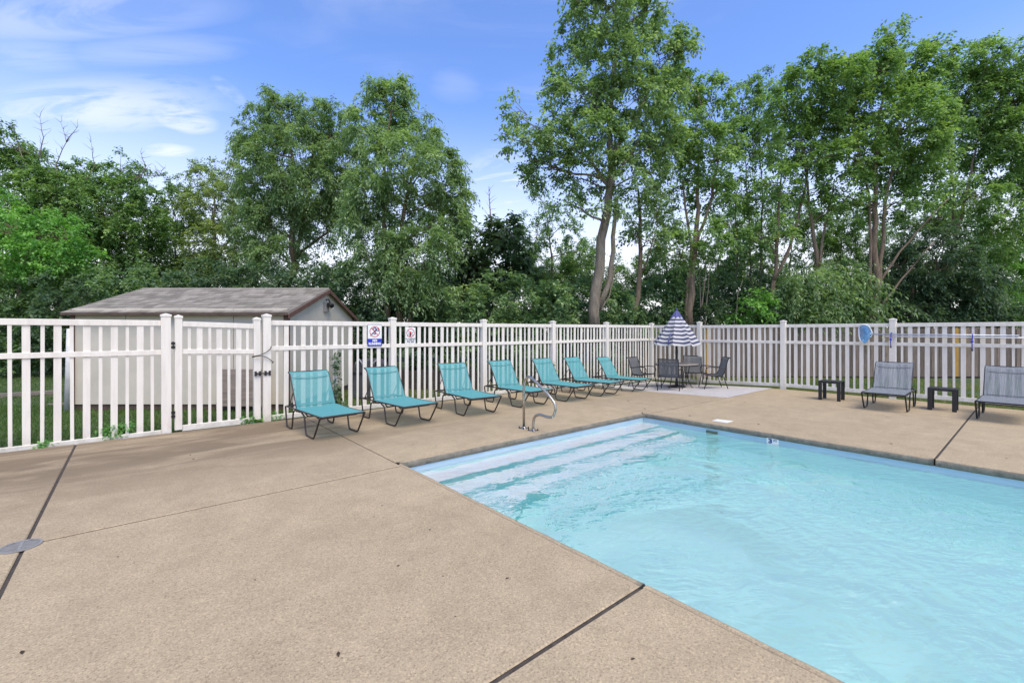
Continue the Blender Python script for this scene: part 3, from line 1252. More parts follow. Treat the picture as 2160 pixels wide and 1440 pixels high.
for s, xc in ((-1, gx1), (1, xs[0] + 0.005)):
    la.box(xc - 0.045, xc + 0.045, FY - 0.085, FY - 0.066, zl_ - 0.012, zl_ + 0.012)
    for sx in (-1, 1):
        for sz in (-1, 1):
            la.box(xc + sx * 0.034 - 0.018, xc + sx * 0.034 + 0.018, FY - 0.084, FY - 0.066, zl_ + sz * 0.026 - 0.014, zl_ + sz * 0.026 + 0.014)
la.tube([(gx1 - 0.02, FY - 0.09, zl_), (xs[0] + 0.03, FY - 0.09, zl_)], 0.010)
la.build("latch", M_BLACK, gate)
cord = []
for (px, py) in ((572.5, 730), (571, 735), (562, 743), (548, 749), (533, 751.5), (532, 753.5), (534, 753), (547, 750), (560, 752), (570, 758), (575, 763), (577, 762), (574, 766)):
    x = fence_x(px)
    d = (FY - 0.10) / (FW[1] + (px - CX) / FPX * RT[1])
    p = atd(px, py, d)
    cord.append(p)
cm = MB().tube(fillet(cord, 0.05, 3), 0.007, 6)
o = cm.build("bungee_cord", M_BLACK, None, True)
tag(o, "black bungee cord looped across the gap beside the gate latch", "bungee cord")


# signs
def sign_base(name, label, px, py, w, h, yoff):
    d = (FY - yoff) / (FW[1] + (px - CX) / FPX * RT[1])
    p = atd(px, py, d)
    t = thing(name, label, "sign", p, 0)
    return t


def rrect(w, h, r, n=4):
    out = []
    for cx0, cy0, a0 in ((w / 2 - r, h / 2 - r, 0), (-w / 2 + r, h / 2 - r, 90), (-w / 2 + r, -h / 2 + r, 180), (w / 2 - r, -h / 2 + r, 270)):
        for k in range(n + 1):
            a = R_(a0 + 90 * k / n)
            out.append((cx0 + r * math.cos(a), cy0 + r * math.sin(a)))
    return out


# sign plane: local x -> X, local y -> Z, local z -> -Y (towards the deck)
MS = Matrix(((1, 0, 0, 0), (0, 0, -1, 0), (0, 1, 0, 0), (0, 0, 0, 1)))


def ring(mb, cx0, cy0, r0, r1, h0, h1, M, n=40):
    vs = []
    for z in (h0, h1):
        for r in (r0, r1):
            for k in range(n):
                a = 2 * math.pi * k / n
                vs.append(M @ Vector((cx0 + r * math.cos(a), cy0 + r * math.sin(a), z)))
    fs = []
    for k in range(n):
        k2 = (k + 1) % n
        fs += [(2 * n + k, 2 * n + k2, 3 * n + k2, 3 * n + k), (n + k, n + k2, 3 * n + k2, 3 * n + k), (k, 2 * n + k, 2 * n + k2, k2)]
    mb.add(vs, fs)


def strip(mb, a, b, w, h0, h1, M):
    a, b = Vector(a), Vector(b)
    t = (b - a).normalized()
    n = Vector((-t.y, t.x)) * w / 2
    mb.prism([tuple(a + n), tuple(a - n), tuple(b - n), tuple(b + n)], h0, h1, M)


W1, H1 = 0.315, 0.45
s1 = sign_base("pool_sign", "white NO RUNNING sign with a blue lower panel on the fence", 790.5, 707, W1, H1, 0.036)
MB().prism(rrect(W1, H1, 0.02), -0.003, 0.0, MS).build("sign_plate", M_GREYBOR, s1)
MB().prism(rrect(W1 - 0.018, 0.285, 0.012), 0.0005, 0.0015, Matrix.Translation((0, 0, 0.073)) @ MS).build("white_panel", M_WHITE, s1)
MB().prism(rrect(W1 - 0.004, 0.150, 0.016), 0.0005, 0.0018, Matrix.Translation((0, 0, -0.147)) @ MS).build("blue_panel", M_BLUE, s1)
fg = MB()
MF = Matrix.Translation((0, 0, 0.075)) @ MS
H0, H1_ = 0.0018, 0.0026
strip(fg, (-0.045, 0.060), (0.005, 0.085), 0.020, H0, H1_, MF)   # arm back
strip(fg, (0.000, 0.085), (0.045, 0.045), 0.026, H0, H1_, MF)    # upper body, leaning
strip(fg, (-0.050, 0.062), (-0.010, 0.020), 0.018, H0, H1_, MF)
strip(fg, (0.040, 0.050), (-0.005, -0.005), 0.034, H0, H1_, MF)  # trunk
strip(fg, (0.030, 0.020), (0.085, 0.015), 0.016, H0, H1_, MF)    # arm forward
strip(fg, (0.082, 0.010), (0.086, 0.042), 0.014, H0, H1_, MF)
strip(fg, (-0.005, 0.000), (0.028, -0.040), 0.024, H0, H1_, MF)  # thigh
strip(fg, (0.030, -0.040), (-0.025, -0.058), 0.018, H0, H1_, MF)
strip(fg, (0.000, -0.002), (-0.060, -0.050), 0.024, H0, H1_, MF)
strip(fg, (-0.055, -0.046), (-0.095, -0.085), 0.018, H0, H1_, MF)
fg.build("running_figure", M_NAVY, s1)
hd = MB()
hd.prism([(0.075 + 0.020 * math.cos(a * math.pi / 8), 0.062 + 0.020 * math.sin(a * math.pi / 8)) for a in range(16)], H0, 0.0030, MF)
hd.build("figure_head", M_RED, s1)
rg = MB()
ring(rg, 0, 0, 0.098, 0.112, 0.0018, 0.0034, MF)
strip(rg, (-0.073, 0.073), (0.073, -0.073), 0.013, 0.0020, 0.0038, MF)
rg.build("prohibition_ring", M_RED, s1)
text_mesh("lettering", "NO", 0.066, M_WHITE, s1, Matrix.Translation((0, -0.0025, -0.112)) @ MS, 0.0004, 0.0035, 0.95)
text_mesh("lettering", "RUNNING", 0.066, M_WHITE, s1, Matrix.Translation((0, -0.0025, -0.176)) @ MS, 0.0004, 0.0035, 0.86)

W2, H2 = 0.242, 0.350
s2 = sign_base("pool_sign", "smaller white no-glassware sign with red ring, right of the blue and white sign", 866, 707.3, W2, H2, 0.020)
MB().prism(rrect(W2, H2, 0.006), -0.003, 0.0, MS).build("sign_plate", M_WHITE, s2)
MF = Matrix.Translation((0, 0, 0.055)) @ MS
g2 = MB()
g2.prism([(-0.028, -0.075), (0.012, -0.075), (0.012, -0.01), (-0.028, -0.01)], 0.0008, 0.0016, MF)
strip(g2, (-0.052, -0.045), (-0.050, 0.02), 0.006, 0.0008, 0.0016, MF)
g2.prism([(0.042, 0.008), (0.056, -0.012), (0.064, 0.016), (0.050, 0.022)], 0.0008, 0.0016, MF)
strip(g2, (-0.085, -0.075), (-0.060, -0.064), 0.010, 0.0008, 0.0016, MF)
g2.build("bottle_print", M_INK, s2)
g3 = MB()
g3.prism([(-0.022 + 0.022 * 1 + 0.026 * math.cos(a * math.pi / 8), 0.004 + 0.026 * math.sin(a * math.pi / 8)) for a in range(16)], 0.0010, 0.0020, MF)
g3.prism([(0.010, -0.01), (0.036, -0.036), (0.020, -0.036), (0.008, -0.02)], 0.0010, 0.0020, MF)
ring(g3, 0, 0, 0.083, 0.097, 0.0010, 0.0026, MF)
strip(g3, (-0.063, 0.063), (0.063, -0.063), 0.011, 0.0012, 0.0030, MF)
g3.build("prohibition_ring", M_RED, s2)
text_mesh("lettering", "NO GLASSWARE\nALLOWED IN\nPOOL AREA", 0.040, M_INK, s2, Matrix.Translation((0, -0.001, -0.110)) @ MS, 0.0004, 0.0012, 0.78)

# ---------------------------------------------------------------- SETTING: shed
SHL0, SHL1, SHD0, SHD1 = -9.74, -4.97, 9.9, 14.0        # camera-right and depth extents
WALLB, EAVE, RIDGE = -0.01, 2.055, 2.74
shed = thing("garden_shed", "tan garden shed with brown trim and shingled gable roof behind the fence", "shed", (*lat(SHL0, SHD0)[:2], 0), TH - R_(90))
SW, SD = SHL1 - SHL0, SHD1 - SHD0                        # local x = width, y = depth
npan = 4
for i in range(npan):
    a, b_ = SW * i / npan, SW * (i + 1) / npan
    bevel(MB().box(a + 0.006, b_ - 0.006, 0.0, 0.018, WALLB, EAVE + 0.05).build("siding_panel", M_WALL, shed), 0.002)
gab = MB()
gab.add([(SW, 0.0, WALLB), (SW, SD, WALLB), (SW, SD, EAVE), (SW, SD / 2, RIDGE - 0.05), (SW, 0.0, EAVE)], [(0, 1, 2, 3, 4)])
gab.add([(SW - 0.018, 0.02, WALLB), (SW - 0.018, SD, WALLB), (SW - 0.018, SD, EAVE), (SW - 0.018, SD / 2, RIDGE - 0.05), (SW - 0.018, 0.02, EAVE)], [(4, 3, 2, 1, 0)])
gab.build("gable_wall", M_WALL, shed)
gl_ = MB()
gl_.add([(0, 0.02, WALLB), (0, SD, WALLB), (0, SD, EAVE), (0, SD / 2, RIDGE - 0.05), (0, 0.02, EAVE)], [(4, 3, 2, 1, 0)])
gl_.add([(0, SD, WALLB), (SW, SD, WALLB), (SW, SD, EAVE), (0, SD, EAVE)], [(3, 2, 1, 0)])
gl_.build("rear_wall", M_WALL, shed)
for (xa, xb, ya, yb) in ((-0.02, 0.075, -0.018, -0.002), (SW - 0.075, SW + 0.018, -0.018, -0.002), (SW + 0.002, SW + 0.018, -0.001, 0.085), (SW + 0.002, SW + 0.018, SD - 0.085, SD)):
    MB().box(xa, xb, ya, yb, WALLB, EAVE + 0.02).build("corner_trim", M_TRIM, shed)
MB().box(0.02, SW - 0.02, 0.03, 0.07, -0.30, WALLB + 0.002).build("skirt_board", M_SKIRT, shed)
MB().box(SW - 0.07, SW - 0.03, 0.075, SD - 0.05, -0.30, WALLB + 0.002).build("skirt_board", M_SKIRT, shed)
# roof
OH, OG = 0.16, 0.10
slope = math.atan2(RIDGE - EAVE, SD / 2)
roof = MB()
zr = RIDGE
ze = EAVE - OH * math.tan(slope)
for (ya, za, yb, zb) in ((-OH, ze, SD / 2, zr), (SD + OH, ze, SD / 2, zr)):
    roof.add([(-OG, ya, za), (SW + OG, ya, za), (SW + OG, yb, zb), (-OG, yb, zb), (-OG, ya, za - 0.03), (SW + OG, ya, za - 0.03), (SW + OG, yb, zb - 0.03), (-OG, yb, zb - 0.03)],
             [(0, 1, 2, 3), (4, 5, 1, 0), (7, 6, 5, 4), (1, 5, 6, 2), (0, 3, 7, 4)])
ro = roof.build("roof", M_SHINGLE, shed)
MB().box(-OG + 0.01, SW + OG - 0.01, -OH - 0.012, -OH - 0.001, ze - 0.045, ze + 0.004).build("eave_board", M_SKIRT, shed)
for sgn, ya in ((1, -OH), (-1, SD + OH)):
    fb = MB()
    xo = SW + OG
    fb.add([(xo + 0.002, ya, ze - 0.02), (xo + 0.002, SD / 2, zr - 0.02), (xo + 0.002, SD / 2, zr - 0.12), (xo + 0.002, ya, ze - 0.12),
            (xo + 0.022, ya, ze - 0.02), (xo + 0.022, SD / 2, zr - 0.02), (xo + 0.022, SD / 2, zr - 0.12), (xo + 0.022, ya, ze - 0.12)],
           [(4, 5, 6, 7) if sgn < 0 else (7, 6, 5, 4), (0, 1, 5, 4), (3, 7, 6, 2), (0, 4, 7, 3), (0, 3, 2, 1), (1, 2, 6, 5)])
    fb.build("rake_board", M_TRIM, shed)
# shingles in courses on the front slope
ncourse = 11
slen = (SD / 2 + OH) / math.cos(slope)
ex = slen / ncourse
tabw = (SW + 2 * OG) / 24
SHM = MB().box(0.004, tabw - 0.004, 0, ex + 0.03, 0.0, 0.018).mesh("shingle", M_SHINGLE)
for r in range(ncourse):
    off = (r % 2) * tabw * 0.5 + random.uniform(-.03, .03)
    k = 0
    x = -OG - off
    while x < SW + OG - 0.02:
        xa, xb = max(x, -OG), min(x + tabw, SW + OG)
        if xb - xa > 0.05:
            o = link("shingle", SHM, ro)
            s = r * ex
            o.location = (xa, -OH + s * math.cos(slope), ze + s * math.sin(slope) + 0.004)
            o.rotation_euler = (slope - 0.035 + random.uniform(-.012, .012), 0, 0)
            o.scale.x = (xb - xa) / tabw
        x += tabw
MB().add([(-OG, SD / 2 - 0.12, zr - 0.12 * math.tan(slope) + 0.014), (SW + OG, SD / 2 - 0.12, zr - 0.12 * math.tan(slope) + 0.014), (SW + OG, SD / 2, zr + 0.022), (-OG, SD / 2, zr + 0.022),
          (SW + OG, SD / 2 + 0.12, zr - 0.12 * math.tan(slope) + 0.014), (-OG, SD / 2 + 0.12, zr - 0.12 * math.tan(slope) + 0.014)],
         [(0, 1, 2, 3), (3, 2, 4, 5)]).build("ridge_cap", M_SHINGLE, ro)
# flood light under the peak of the gable
fl = MB()
fl.box(SW + 0.003, SW + 0.05, SD / 2 - 0.16, SD / 2 + 0.10, RIDGE - 0.62, RIDGE - 0.36)
fl.build("light_bracket", simple("grey_plate", (0.34, 0.32, 0.30), 0.6), shed)
fl = MB()
fl.lathe([(0.02, 0), (0.05, 0.03), (0.06, 0.11), (0.062, 0.12)], 14, Matrix.Translation((SW + 0.06, SD / 2 - 0.05, RIDGE - 0.40)) @ Matrix.Rotation(R_(115), 4, 'Y'))
fl.lathe([(0.02, 0), (0.05, 0.03), (0.06, 0.11), (0.062, 0.12)], 14, Matrix.Translation((SW + 0.06, SD / 2 + 0.10, RIDGE - 0.42)) @ Matrix.Rotation(R_(110), 4, 'Y') @ Matrix.Rotation(R_(35), 4, 'X'))
fl.tube([(SW + 0.02, SD / 2 - 0.02, RIDGE - 0.30), (SW + 0.07, SD / 2, RIDGE - 0.28), (SW + 0.09, SD / 2 + 0.05, RIDGE - 0.36)], 0.018)
fl.build("flood_light", M_BLACK, shed, True)
MB().box(SW + 0.06, SW + 0.10, SD / 2 + 0.12, SD / 2 + 0.26, RIDGE - 0.52, RIDGE - 0.47).build("light_shade", M_WHITE, shed)
# loose things round the shed
pp0, pp1 = lat(-9.70, 9.76, LAWN), lat(-9.72, 9.84, 1.66)
o = MB().tube([pp0, pp1], 0.055, 12).build("leaning_pipe", simple("pipe_grey", (0.60, 0.59, 0.57), 0.5), None, True)
tag(o, "pale grey pipe leaning upright against the left corner of the shed", "pipe")
a, b_ = atd(456, 850, 9.72), atd(556, 850, 9.72)
M_ = Matrix.Translation((*lat(-6.42, 9.70)[:2], LAWN + 0.13)) @ Matrix.Rotation(TH - R_(90), 4, 'Z') @ Matrix.Rotation(R_(-7), 4, 'X')
o = MB().add([(0, 0, 0), (1.10, 0, 0), (1.08, 0, 0.80), (0.05, 0, 0.80), (0, 0.015, 0), (1.10, 0.015, 0), (1.08, 0.015, 0.80), (0.05, 0.015, 0.80)],
             [(0, 1, 2, 3), (7, 6, 5, 4), (0, 4, 5, 1), (1, 5, 6, 2), (2, 6, 7, 3), (3, 7, 4, 0)]).build("plywood_sheet", wood_mat("grey_plywood", [(0.2, (0.10, 0.085, 0.07)), (0.5, (0.22, 0.185, 0.155)), (0.8, (0.33, 0.28, 0.235))], 0))
o.matrix_world = M_
tag(o, "grey weathered plywood sheet leaning on the shed wall behind the gate", "plywood")


def timber(p0, p1, w, h, mat, name, label):
    p0, p1 = Vector(p0), Vector(p1)
    t = p1 - p0
    o = MB().box(0, t.length, -w / 2, w / 2, 0, h).build(name, mat, None, False, p0)
    o.rotation_euler = (0, -math.asin(t.z / t.length), math.atan2(t.y, t.x))
    bevel(o, 0.006)
    tag(o, label, name.replace('_', ' '))
    return o


p = ong(-60, 843, LAWN)
q = ong(127, 831, LAWN)
timber((p.x, p.y, LAWN), (q.x, q.y, LAWN), 0.16, 0.12, M_GWOOD, "old_timber", "long grey timber lying on the grass left of the shed")
p = ong(108, 853, LAWN)
q = ong(172, 853, LAWN)
timber((p.x, p.y, LAWN), (q.x, q.y, LAWN), 0.2, 0.03, M_GWOOD, "scrap_board", "short flat board on the grass at the foot of the leaning pipe")

# covered grill behind the fence
gp = ong(783, 838, LAWN)
gr = thing("covered_grill", "charcoal covered barbecue grill behind the fence, beside the shed", "grill", gp, TH - R_(90))
gc = MB()
prof = [(-0.44, 0), (-0.42, 0.30), (-0.40, 0.68), (-0.36, 0.92), (-0.20, 1.03), (0.20, 1.03), (0.36, 0.92), (0.40, 0.68), (0.42, 0.30), (0.44, 0)]
MG = Matrix(((1, 0, 0, 0), (0, 0, -1, 0.3), (0, 1, 0, 0), (0, 0, 0, 1)))
gc.prism(list(reversed(prof)), 0.0, 0.6, MG)
bevel(gc.build("grill_cover", M_COVER, gr), 0.04, 2)
for x in (-0.30, 0.16):
    hh = MB().tube([(x, -0.29, 0.80), (x + 0.02, -0.34, 0.95), (x + 0.10, -0.34, 1.03), (x + 0.16, -0.33, 0.94), (x + 0.15, -0.30, 0.86)], 0.022, 8)
    hh.build("cover_strap", simple("strap_grey", (0.36, 0.36, 0.37), 0.5), gr, True)
MB().box(-0.41, 0.41, -0.325, -0.301, 0.66, 0.70).build("cover_band", M_BLACK, gr)

# low dark board wall behind the long fence run
lf = thing("board_edging", "low dark wooden board wall at the hedge foot behind the teal loungers", "board wall", (*lat(-3.62, 13.4)[:2], LAWN), TH - R_(90))
BM = MB().box(0.003, 0.197, -0.02, 0.02, 0, 0.62).mesh("board", M_DKWOOD)
for i in range(13):
    o = link("board", BM, lf, (i * 0.2, random.uniform(-.01, .01), 0))
    o.scale.z = random.uniform(0.92, 1.0)
MB().box(0, 2.6, 0.021, 0.07, 0.45, 0.54).build("rail", M_DKWOOD, lf)

# far wooden privacy fence
WD = 16.9
wf = thing("wooden_fence", "weathered brown board fence with dog-eared tops beyond the white pool fence", "fence", (*lat(4.55, WD)[:2], 0), TH - R_(90) - R_(0.8))
PWD = 0.142
dog = [(-PWD / 2 + 0.003, 0), (PWD / 2 - 0.003, 0), (PWD / 2 - 0.003, 1.78), (PWD / 2 - 0.038, 1.825), (-PWD / 2 + 0.038, 1.825), (-PWD / 2 + 0.003, 1.78)]
PLM = MB().prism(dog, -0.009, 0.009, Matrix(((1, 0, 0, 0), (0, 0, -1, 0), (0, 1, 0, 0), (0, 0, 0, 1)))).mesh("plank", M_PLANK)
PLY = PLM.copy()
PLY.materials.clear()
PLY.materials.append(M_YPLANK)
yl = [(1490 - CX) / FPX * WD - 4.55, (2006 - CX) / FPX * WD - 4.55, (2020.5 - CX) / FPX * WD - 4.55]
yi = {int(round(v / PWD)) for v in yl}
for i in range(128):
    o = link("plank", PLY if i in yi else PLM, wf, (i * PWD, random.uniform(-.006, .006), -0.09 + random.uniform(-.015, .015)))
    o.rotation_euler = (random.uniform(-.006, .006), random.uniform(-.008, .008), random.uniform(-.03, .03))
    if i in yi:
        o['label'] = "fresh yellow plank"
for z in (0.25, 1.0, 1.6):
    MB().box(-0.05, 127.5 * PWD, 0.016, 0.054, z, z + 0.09).build("fence_rail", M_PLANK, wf)
MB().box(-0.05, 127.5 * PWD, 0.02, 0.05, -0.22, -0.04).build("kick_board", M_DKWOOD, wf)

# ---------------------------------------------------------------- SETTING: grass blades


def blades(regions, n, hmin=0.03, hmax=0.09):
    P = []
    for (poly_fn, cnt) in regions:
        P.append(poly_fn(cnt))
    P = np.concatenate(P)
    n = len(P)
    ang = rng.uniform(0, 2 * np.pi, n)
    h = rng.uniform(hmin, hmax, n)
    w = rng.uniform(0.004, 0.010, n)
    lean = rng.normal(0, 0.5, (n, 2)) * h[:, None]
    dx = np.stack([np.cos(ang), np.sin(ang)], 1) * w[:, None]
    v = np.zeros((n, 3, 3))
    v[:, 0, :2] = P - dx
    v[:, 1, :2] = P + dx
    v[:, 2, :2] = P + lean
    v[:, :2, 2] = LAWN - 0.005
    v[:, 2, 2] = LAWN + h
    f = np.arange(n * 3).reshape(n, 3)
    # drier, yellower grass in patches
    t = np.array([0.30 + 0.45 * (mnoise.noise(Vector((p[0] * .35, p[1] * .35, 3))) + 0.25) for p in P]) + rng.normal(0, 0.16, n)
    # the strip nearer the corner is parched
    t += np.clip((P[:, 0] - 1.0) / 6.0, 0, 0.35)
    return npmesh("grass", v.reshape(-1, 3), f, M_BLADE, np.repeat(np.clip(t, 0, 1), 3))


def rect_cam(l0, l1, d0, d1):
    def f(c):
        l = rng.uniform(l0, l1, c)
        d = rng.uniform(d0, d1, c)
        return d[:, None] * FW + l[:, None] * RT
    return f


def rect_w(xa, xb, ya, yb):
    def f(c):
        return np.stack([rng.uniform(xa, xb, c), rng.uniform(ya, yb, c)], 1)
    return f


def clip_f(fn):
    def f(c):
        p = fn(c)
        ok = (p[:, 1] > FY - 0.05) | (p[:, 0] > 13.9)
        l = p @ RT
        d = p @ FW
        ok &= ~((l > SHL0) & (l < SHL1) & (d > SHD0 + .05) & (d < SHD1))
        return p[ok]
    return f


gme = blades([(clip_f(rect_cam(-13, 0, 5.5, 10.5)), 52000), (clip_f(rect_cam(-20, -9.5, 9, 18)), 26000), (clip_f(rect_cam(-5, 5, 10, 15)), 24000),
              (clip_f(rect_w(13.86, 17.5, -4, 10)), 30000), (clip_f(rect_cam(5, 15, 13, 17)), 16000)], 0)
tag(link("grass", gme), kind='stuff')

# ---------------------------------------------------------------- SETTING: trees and shrubs


def leaves_on_twigs(C, outward, m, k, L, ll, lw, droop, spread_up=0.25, jitter=0.15, tsd=0.12, base_t=None):
    """C clump centres (n,3); returns leaf verts and tint. m twigs per clump, k leaves per twig"""
    n = len(C)
    dirs = rng.normal(0, 1, (n, m, 3)) + outward[:, None, :] * 0.9
    dirs[..., 2] += spread_up
    dirs /= np.linalg.norm(dirs, axis=2, keepdims=True) + 1e-9
    Lt = L * rng.uniform(0.55, 1.25, (n, m, 1, 1))
    t = (np.arange(k) + 0.7) / k
    P = C[:, None, None, :] + dirs[:, :, None, :] * Lt * t[None, None, :, None]
    P = P + rng.normal(0, jitter * L * 0.35, P.shape)
    P[..., 2] -= (droop * L * t ** 2)[None, None, :]
    tan = dirs[:, :, None, :] * np.ones((1, 1, k, 1))
    tan[..., 2] -= (2 * droop * t)[None, None, :]
    up = np.array([0, 0, 1.0]) + rng.normal(0, 0.35, (n, m, k, 3))
    side = np.cross(tan, up)
    side /= np.linalg.norm(side, axis=3, keepdims=True) + 1e-9
    sg = np.where((np.arange(k) % 2) == 0, 1.0, -1.0)[None, None, :, None]
    ld = side * sg * 0.85 + tan * 0.55 + rng.normal(0, 0.22, side.shape)
    ld[..., 2] -= 0.30
    ld /= np.linalg.norm(ld, axis=3, keepdims=True) + 1e-9
    nrm = up - ld * np.sum(up * ld, 3, keepdims=True)
    nrm /= np.linalg.norm(nrm, axis=3, keepdims=True) + 1e-9
    wd = np.cross(ld, nrm)
    sz = rng.uniform(0.7, 1.25, (n, m, k, 1))
    l_, w_ = ll * sz, lw * sz
    v0 = P
    mid = P + ld * l_ * 0.48 - nrm * w_ * 0.12
    v1 = mid + wd * w_ * 0.5 + nrm * w_ * 0.25
    v3 = mid - wd * w_ * 0.5 + nrm * w_ * 0.25
    v2 = P + ld * l_ - nrm * l_ * 0.10
    V = np.stack([v0, v1, v2, v3], 3).reshape(-1, 3)
    bt = rng.normal(0.5, tsd, (n, 1, 1)) if base_t is None else base_t[:, None, None]
    T = np.clip(bt + rng.normal(0, 0.10, (n, m, 1)) + rng.normal(0, 0.10, (n, m, k)), 0, 1)
    return V, np.repeat(T.reshape(-1), 4)


def wobble(p0, p1, amp, n=5):
    p0, p1 = Vector(p0), Vector(p1)
    out = []
    for i in range(n + 1):
        t = i / n
        q = p0.lerp(p1, t)
        a = amp * math.sin(math.pi * t)
        out.append(q + Vector((random.uniform(-a, a), random.uniform(-a, a), random.uniform(-a, a) * 0.5)))
    return out


DENS = 3.35


class Foliage:
    """style: m twigs, k leaves, L twig length, leaf length/width, droop, clump density per m3-ish"""
    ASH = dict(m=10, k=12, L=0.52, ll=0.145, lw=0.052, droop=0.55)
    BROAD = dict(m=9, k=8, L=0.44, ll=0.132, lw=0.078, droop=0.30)
    BIGLEAF = dict(m=7, k=6, L=0.5, ll=0.24, lw=0.13, droop=0.35)
    FINE = dict(m=9, k=11, L=0.42, ll=0.112, lw=0.058, droop=0.35)
    HEDGE = dict(m=9, k=8, L=0.36, ll=0.112, lw=0.078, droop=0.15)
    FROND = dict(m=6, k=18, L=0.95, ll=0.17, lw=0.050, droop=0.75)


def make_tree(name, label, cat, group, stems, blobs, d, style, leafm, barkm, dens=1.0, depth=0.8, twigs_bare=(), limb=True, tbase=0.5, hollow=0.35, yscale=1.0):
    """stems: list of (pixel polyline, base radius, top radius); blobs: (px,py,rx,ry) in photograph pixels at depth d"""
    if stems:
        bpx = stems[0][0][0]
        base = atd(bpx[0], bpx[1], d)
        base.z = LAWN
    else:
        bx = sum(b[0] for b in blobs) / len(blobs)
        base = atd(bx, 700, d)
        base.z = LAWN
    root = thing(name, label, cat, base, 0, group)
    wood = MB()
    skel = []
    for si, (pl, r0, r1) in enumerate(stems):
        pts = []
        for j, q in enumerate(pl):
            dd = d + (q[2] if len(q) > 2 else 0.0)
            pts.append(atd(q[0], q[1], dd))
        if pts[0].z < 1.6 and si == 0 or pts[0].z < 0.6:
            p0 = pts[0].copy()
            p0.z = LAWN - 0.1
            if pts[0].z - p0.z > 0.2:
                pts.insert(0, p0)
        sm = []
        for a, b in zip(pts[:-1], pts[1:]):
            n_ = max(2, int((b - a).length / 0.45))
            for i in range(n_):
                q = a.lerp(b, i / n_)
                am = 0.02 + 0.03 * r0 / 0.15
                sm.append(q + Vector((random.uniform(-am, am), random.uniform(-am, am), 0)))
        sm.append(pts[-1])
        N = len(sm)
        skel += [(q, r0 + (r1 - r0) * i / N) for i, q in enumerate(sm)]
        wood.tube([q - base for q in sm], r0, 9, False, r1)
    Cs, Os = [], []
    for (px, py, rx, ry) in blobs:
        dd = d + random.uniform(-1, 1) * depth
        c = atd(px, py, dd)
        mx, mz = rx * dd / FPX, ry * dd / FPX * yscale
        my = max(0.5, (mx + mz) * 0.5)
        # clumps inside the ellipsoid, denser towards the shell
        vol = mx * my * mz * 4.19
        n = max(6, int(DENS * dens * (2.6 * vol ** (2 / 3) + 1.0 * vol)))
        u = rng.normal(0, 1, (n, 3))
        u /= np.linalg.norm(u, axis=1, keepdims=True)
        r = rng.uniform(hollow, 1, n) ** 0.6
        r = np.where(rng.uniform(0, 1, n) < 0.12, r * rng.uniform(1.0, 1.28, n), r)
        u = u * r[:, None]
        q = np.zeros((n, 3))
        rt3, fw3 = np.array([*RT, 0]), np.array([*FW, 0])
        q = np.array(c)[None, :] + u[:, :1] * mx * rt3 + u[:, 1:2] * my * fw3 + u[:, 2:] * mz * np.array([0, 0, 1.0])
        q = q[q[:, 2] > LAWN + 0.15]
        if not len(q):
            continue
        Cs.append(q)
        o_ = q - np.array(c)
        Os.append(o_ / (np.linalg.norm(o_, axis=1, keepdims=True) + 1e-6))
        if limb and skel:
            # limb from the nearest lower stem point to the blob, twigs to its clumps
            best = min(skel, key=lambda s: (s[0] - c).length + max(0, s[0].z - c.z + 0.4) * 3)
            p0 = best[0]
            r_l = min(best[1] * 0.6, 0.05)
            ln = wobble(p0, c, 0.12 * (c - p0).length * 0.5, 6)
            wood.tube([x - base for x in ln], r_l, 6, False, 0.012)
            for i in range(0, len(q), max(1, len(q) // 9)):
                st = ln[random.randint(2, 6)]
                wood.tube([x - base for x in wobble(st, Vector(q[i]), 0.05, 3)], 0.014, 4, False, 0.004)
    for pl in twigs_bare:
        pts = [atd(a, b, d - 0.8) for a, b in pl]
        sm = []
        for a, b in zip(pts[:-1], pts[1:]):
            sm += wobble(a, b, 0.03, 3)[:-1]
        sm.append(pts[-1])
        wood.tube([x - base for x in sm], 0.030, 5, False, 0.006)
        for i in range(1, len(sm)):
            for _ in range(2):
                e = sm[i] + Vector((random.uniform(-.35, .35), random.uniform(-.35, .35), random.uniform(.05, .45)))
                wood.tube([x - base for x in wobble(sm[i], e, 0.04, 3)], 0.010, 4, False, 0.003)
    C = np.concatenate(Cs)
    O = np.concatenate(Os)
    bt = tbase + rng.normal(0, 0.12, len(C))
    V, T = leaves_on_twigs(C, O, base_t=bt, **style)
    V = V - np.array(base)
    F = np.arange(len(V)).reshape(-1, 4)
    cr = link("crown", npmesh("crown", V, F, leafm, T), root)
    if wood.v:
        wood.build("trunk", barkm, root, True)
    return root, len(F)


NL = 0


def TR(*a, **k):
    global NL
    r, n = make_tree(*a, **k)
    NL += n
    return r


S = Foliage
GT = "trees behind the pool fence"
TR("broad_tree", "wide leafy tree with bare dead twigs on top, standing left of the shed", "tree", GT,
   [([(122, 690), (130, 600), (150, 500), (140, 400)], 0.26, 0.07), ([(100, 690), (75, 640), (40, 560)], 0.18, 0.06), ([(145, 540), (210, 450), (250, 380)], 0.10, 0.03), ([(150, 500), (128, 420), (122, 350)], 0.10, 0.025)],
   [(30, 400, 95, 90), (110, 400, 70, 60), (150, 450, 100, 80), (245, 440, 80, 80), (290, 490, 70, 80), (110, 530, 110, 80), (225, 560, 110, 70), (60, 345, 60, 40), (255, 355, 45, 35), (190, 380, 50, 40), (10, 300, 40, 35), (20, 620, 90, 60), (60, 585, 80, 50)],
   22, S.BROAD, L_MID, M_BARKG, 0.85,
   twigs_bare=[[(122, 420), (118, 350), (140, 300), (128, 258)], [(60, 360), (40, 310), (30, 270)], [(80, 340), (92, 290), (84, 248)], [(170, 400), (200, 350), (192, 300)], [(250, 390), (300, 370), (335, 372), (345, 355)], [(290, 385), (308, 350), (298, 325)], [(140, 300), (162, 270)]])
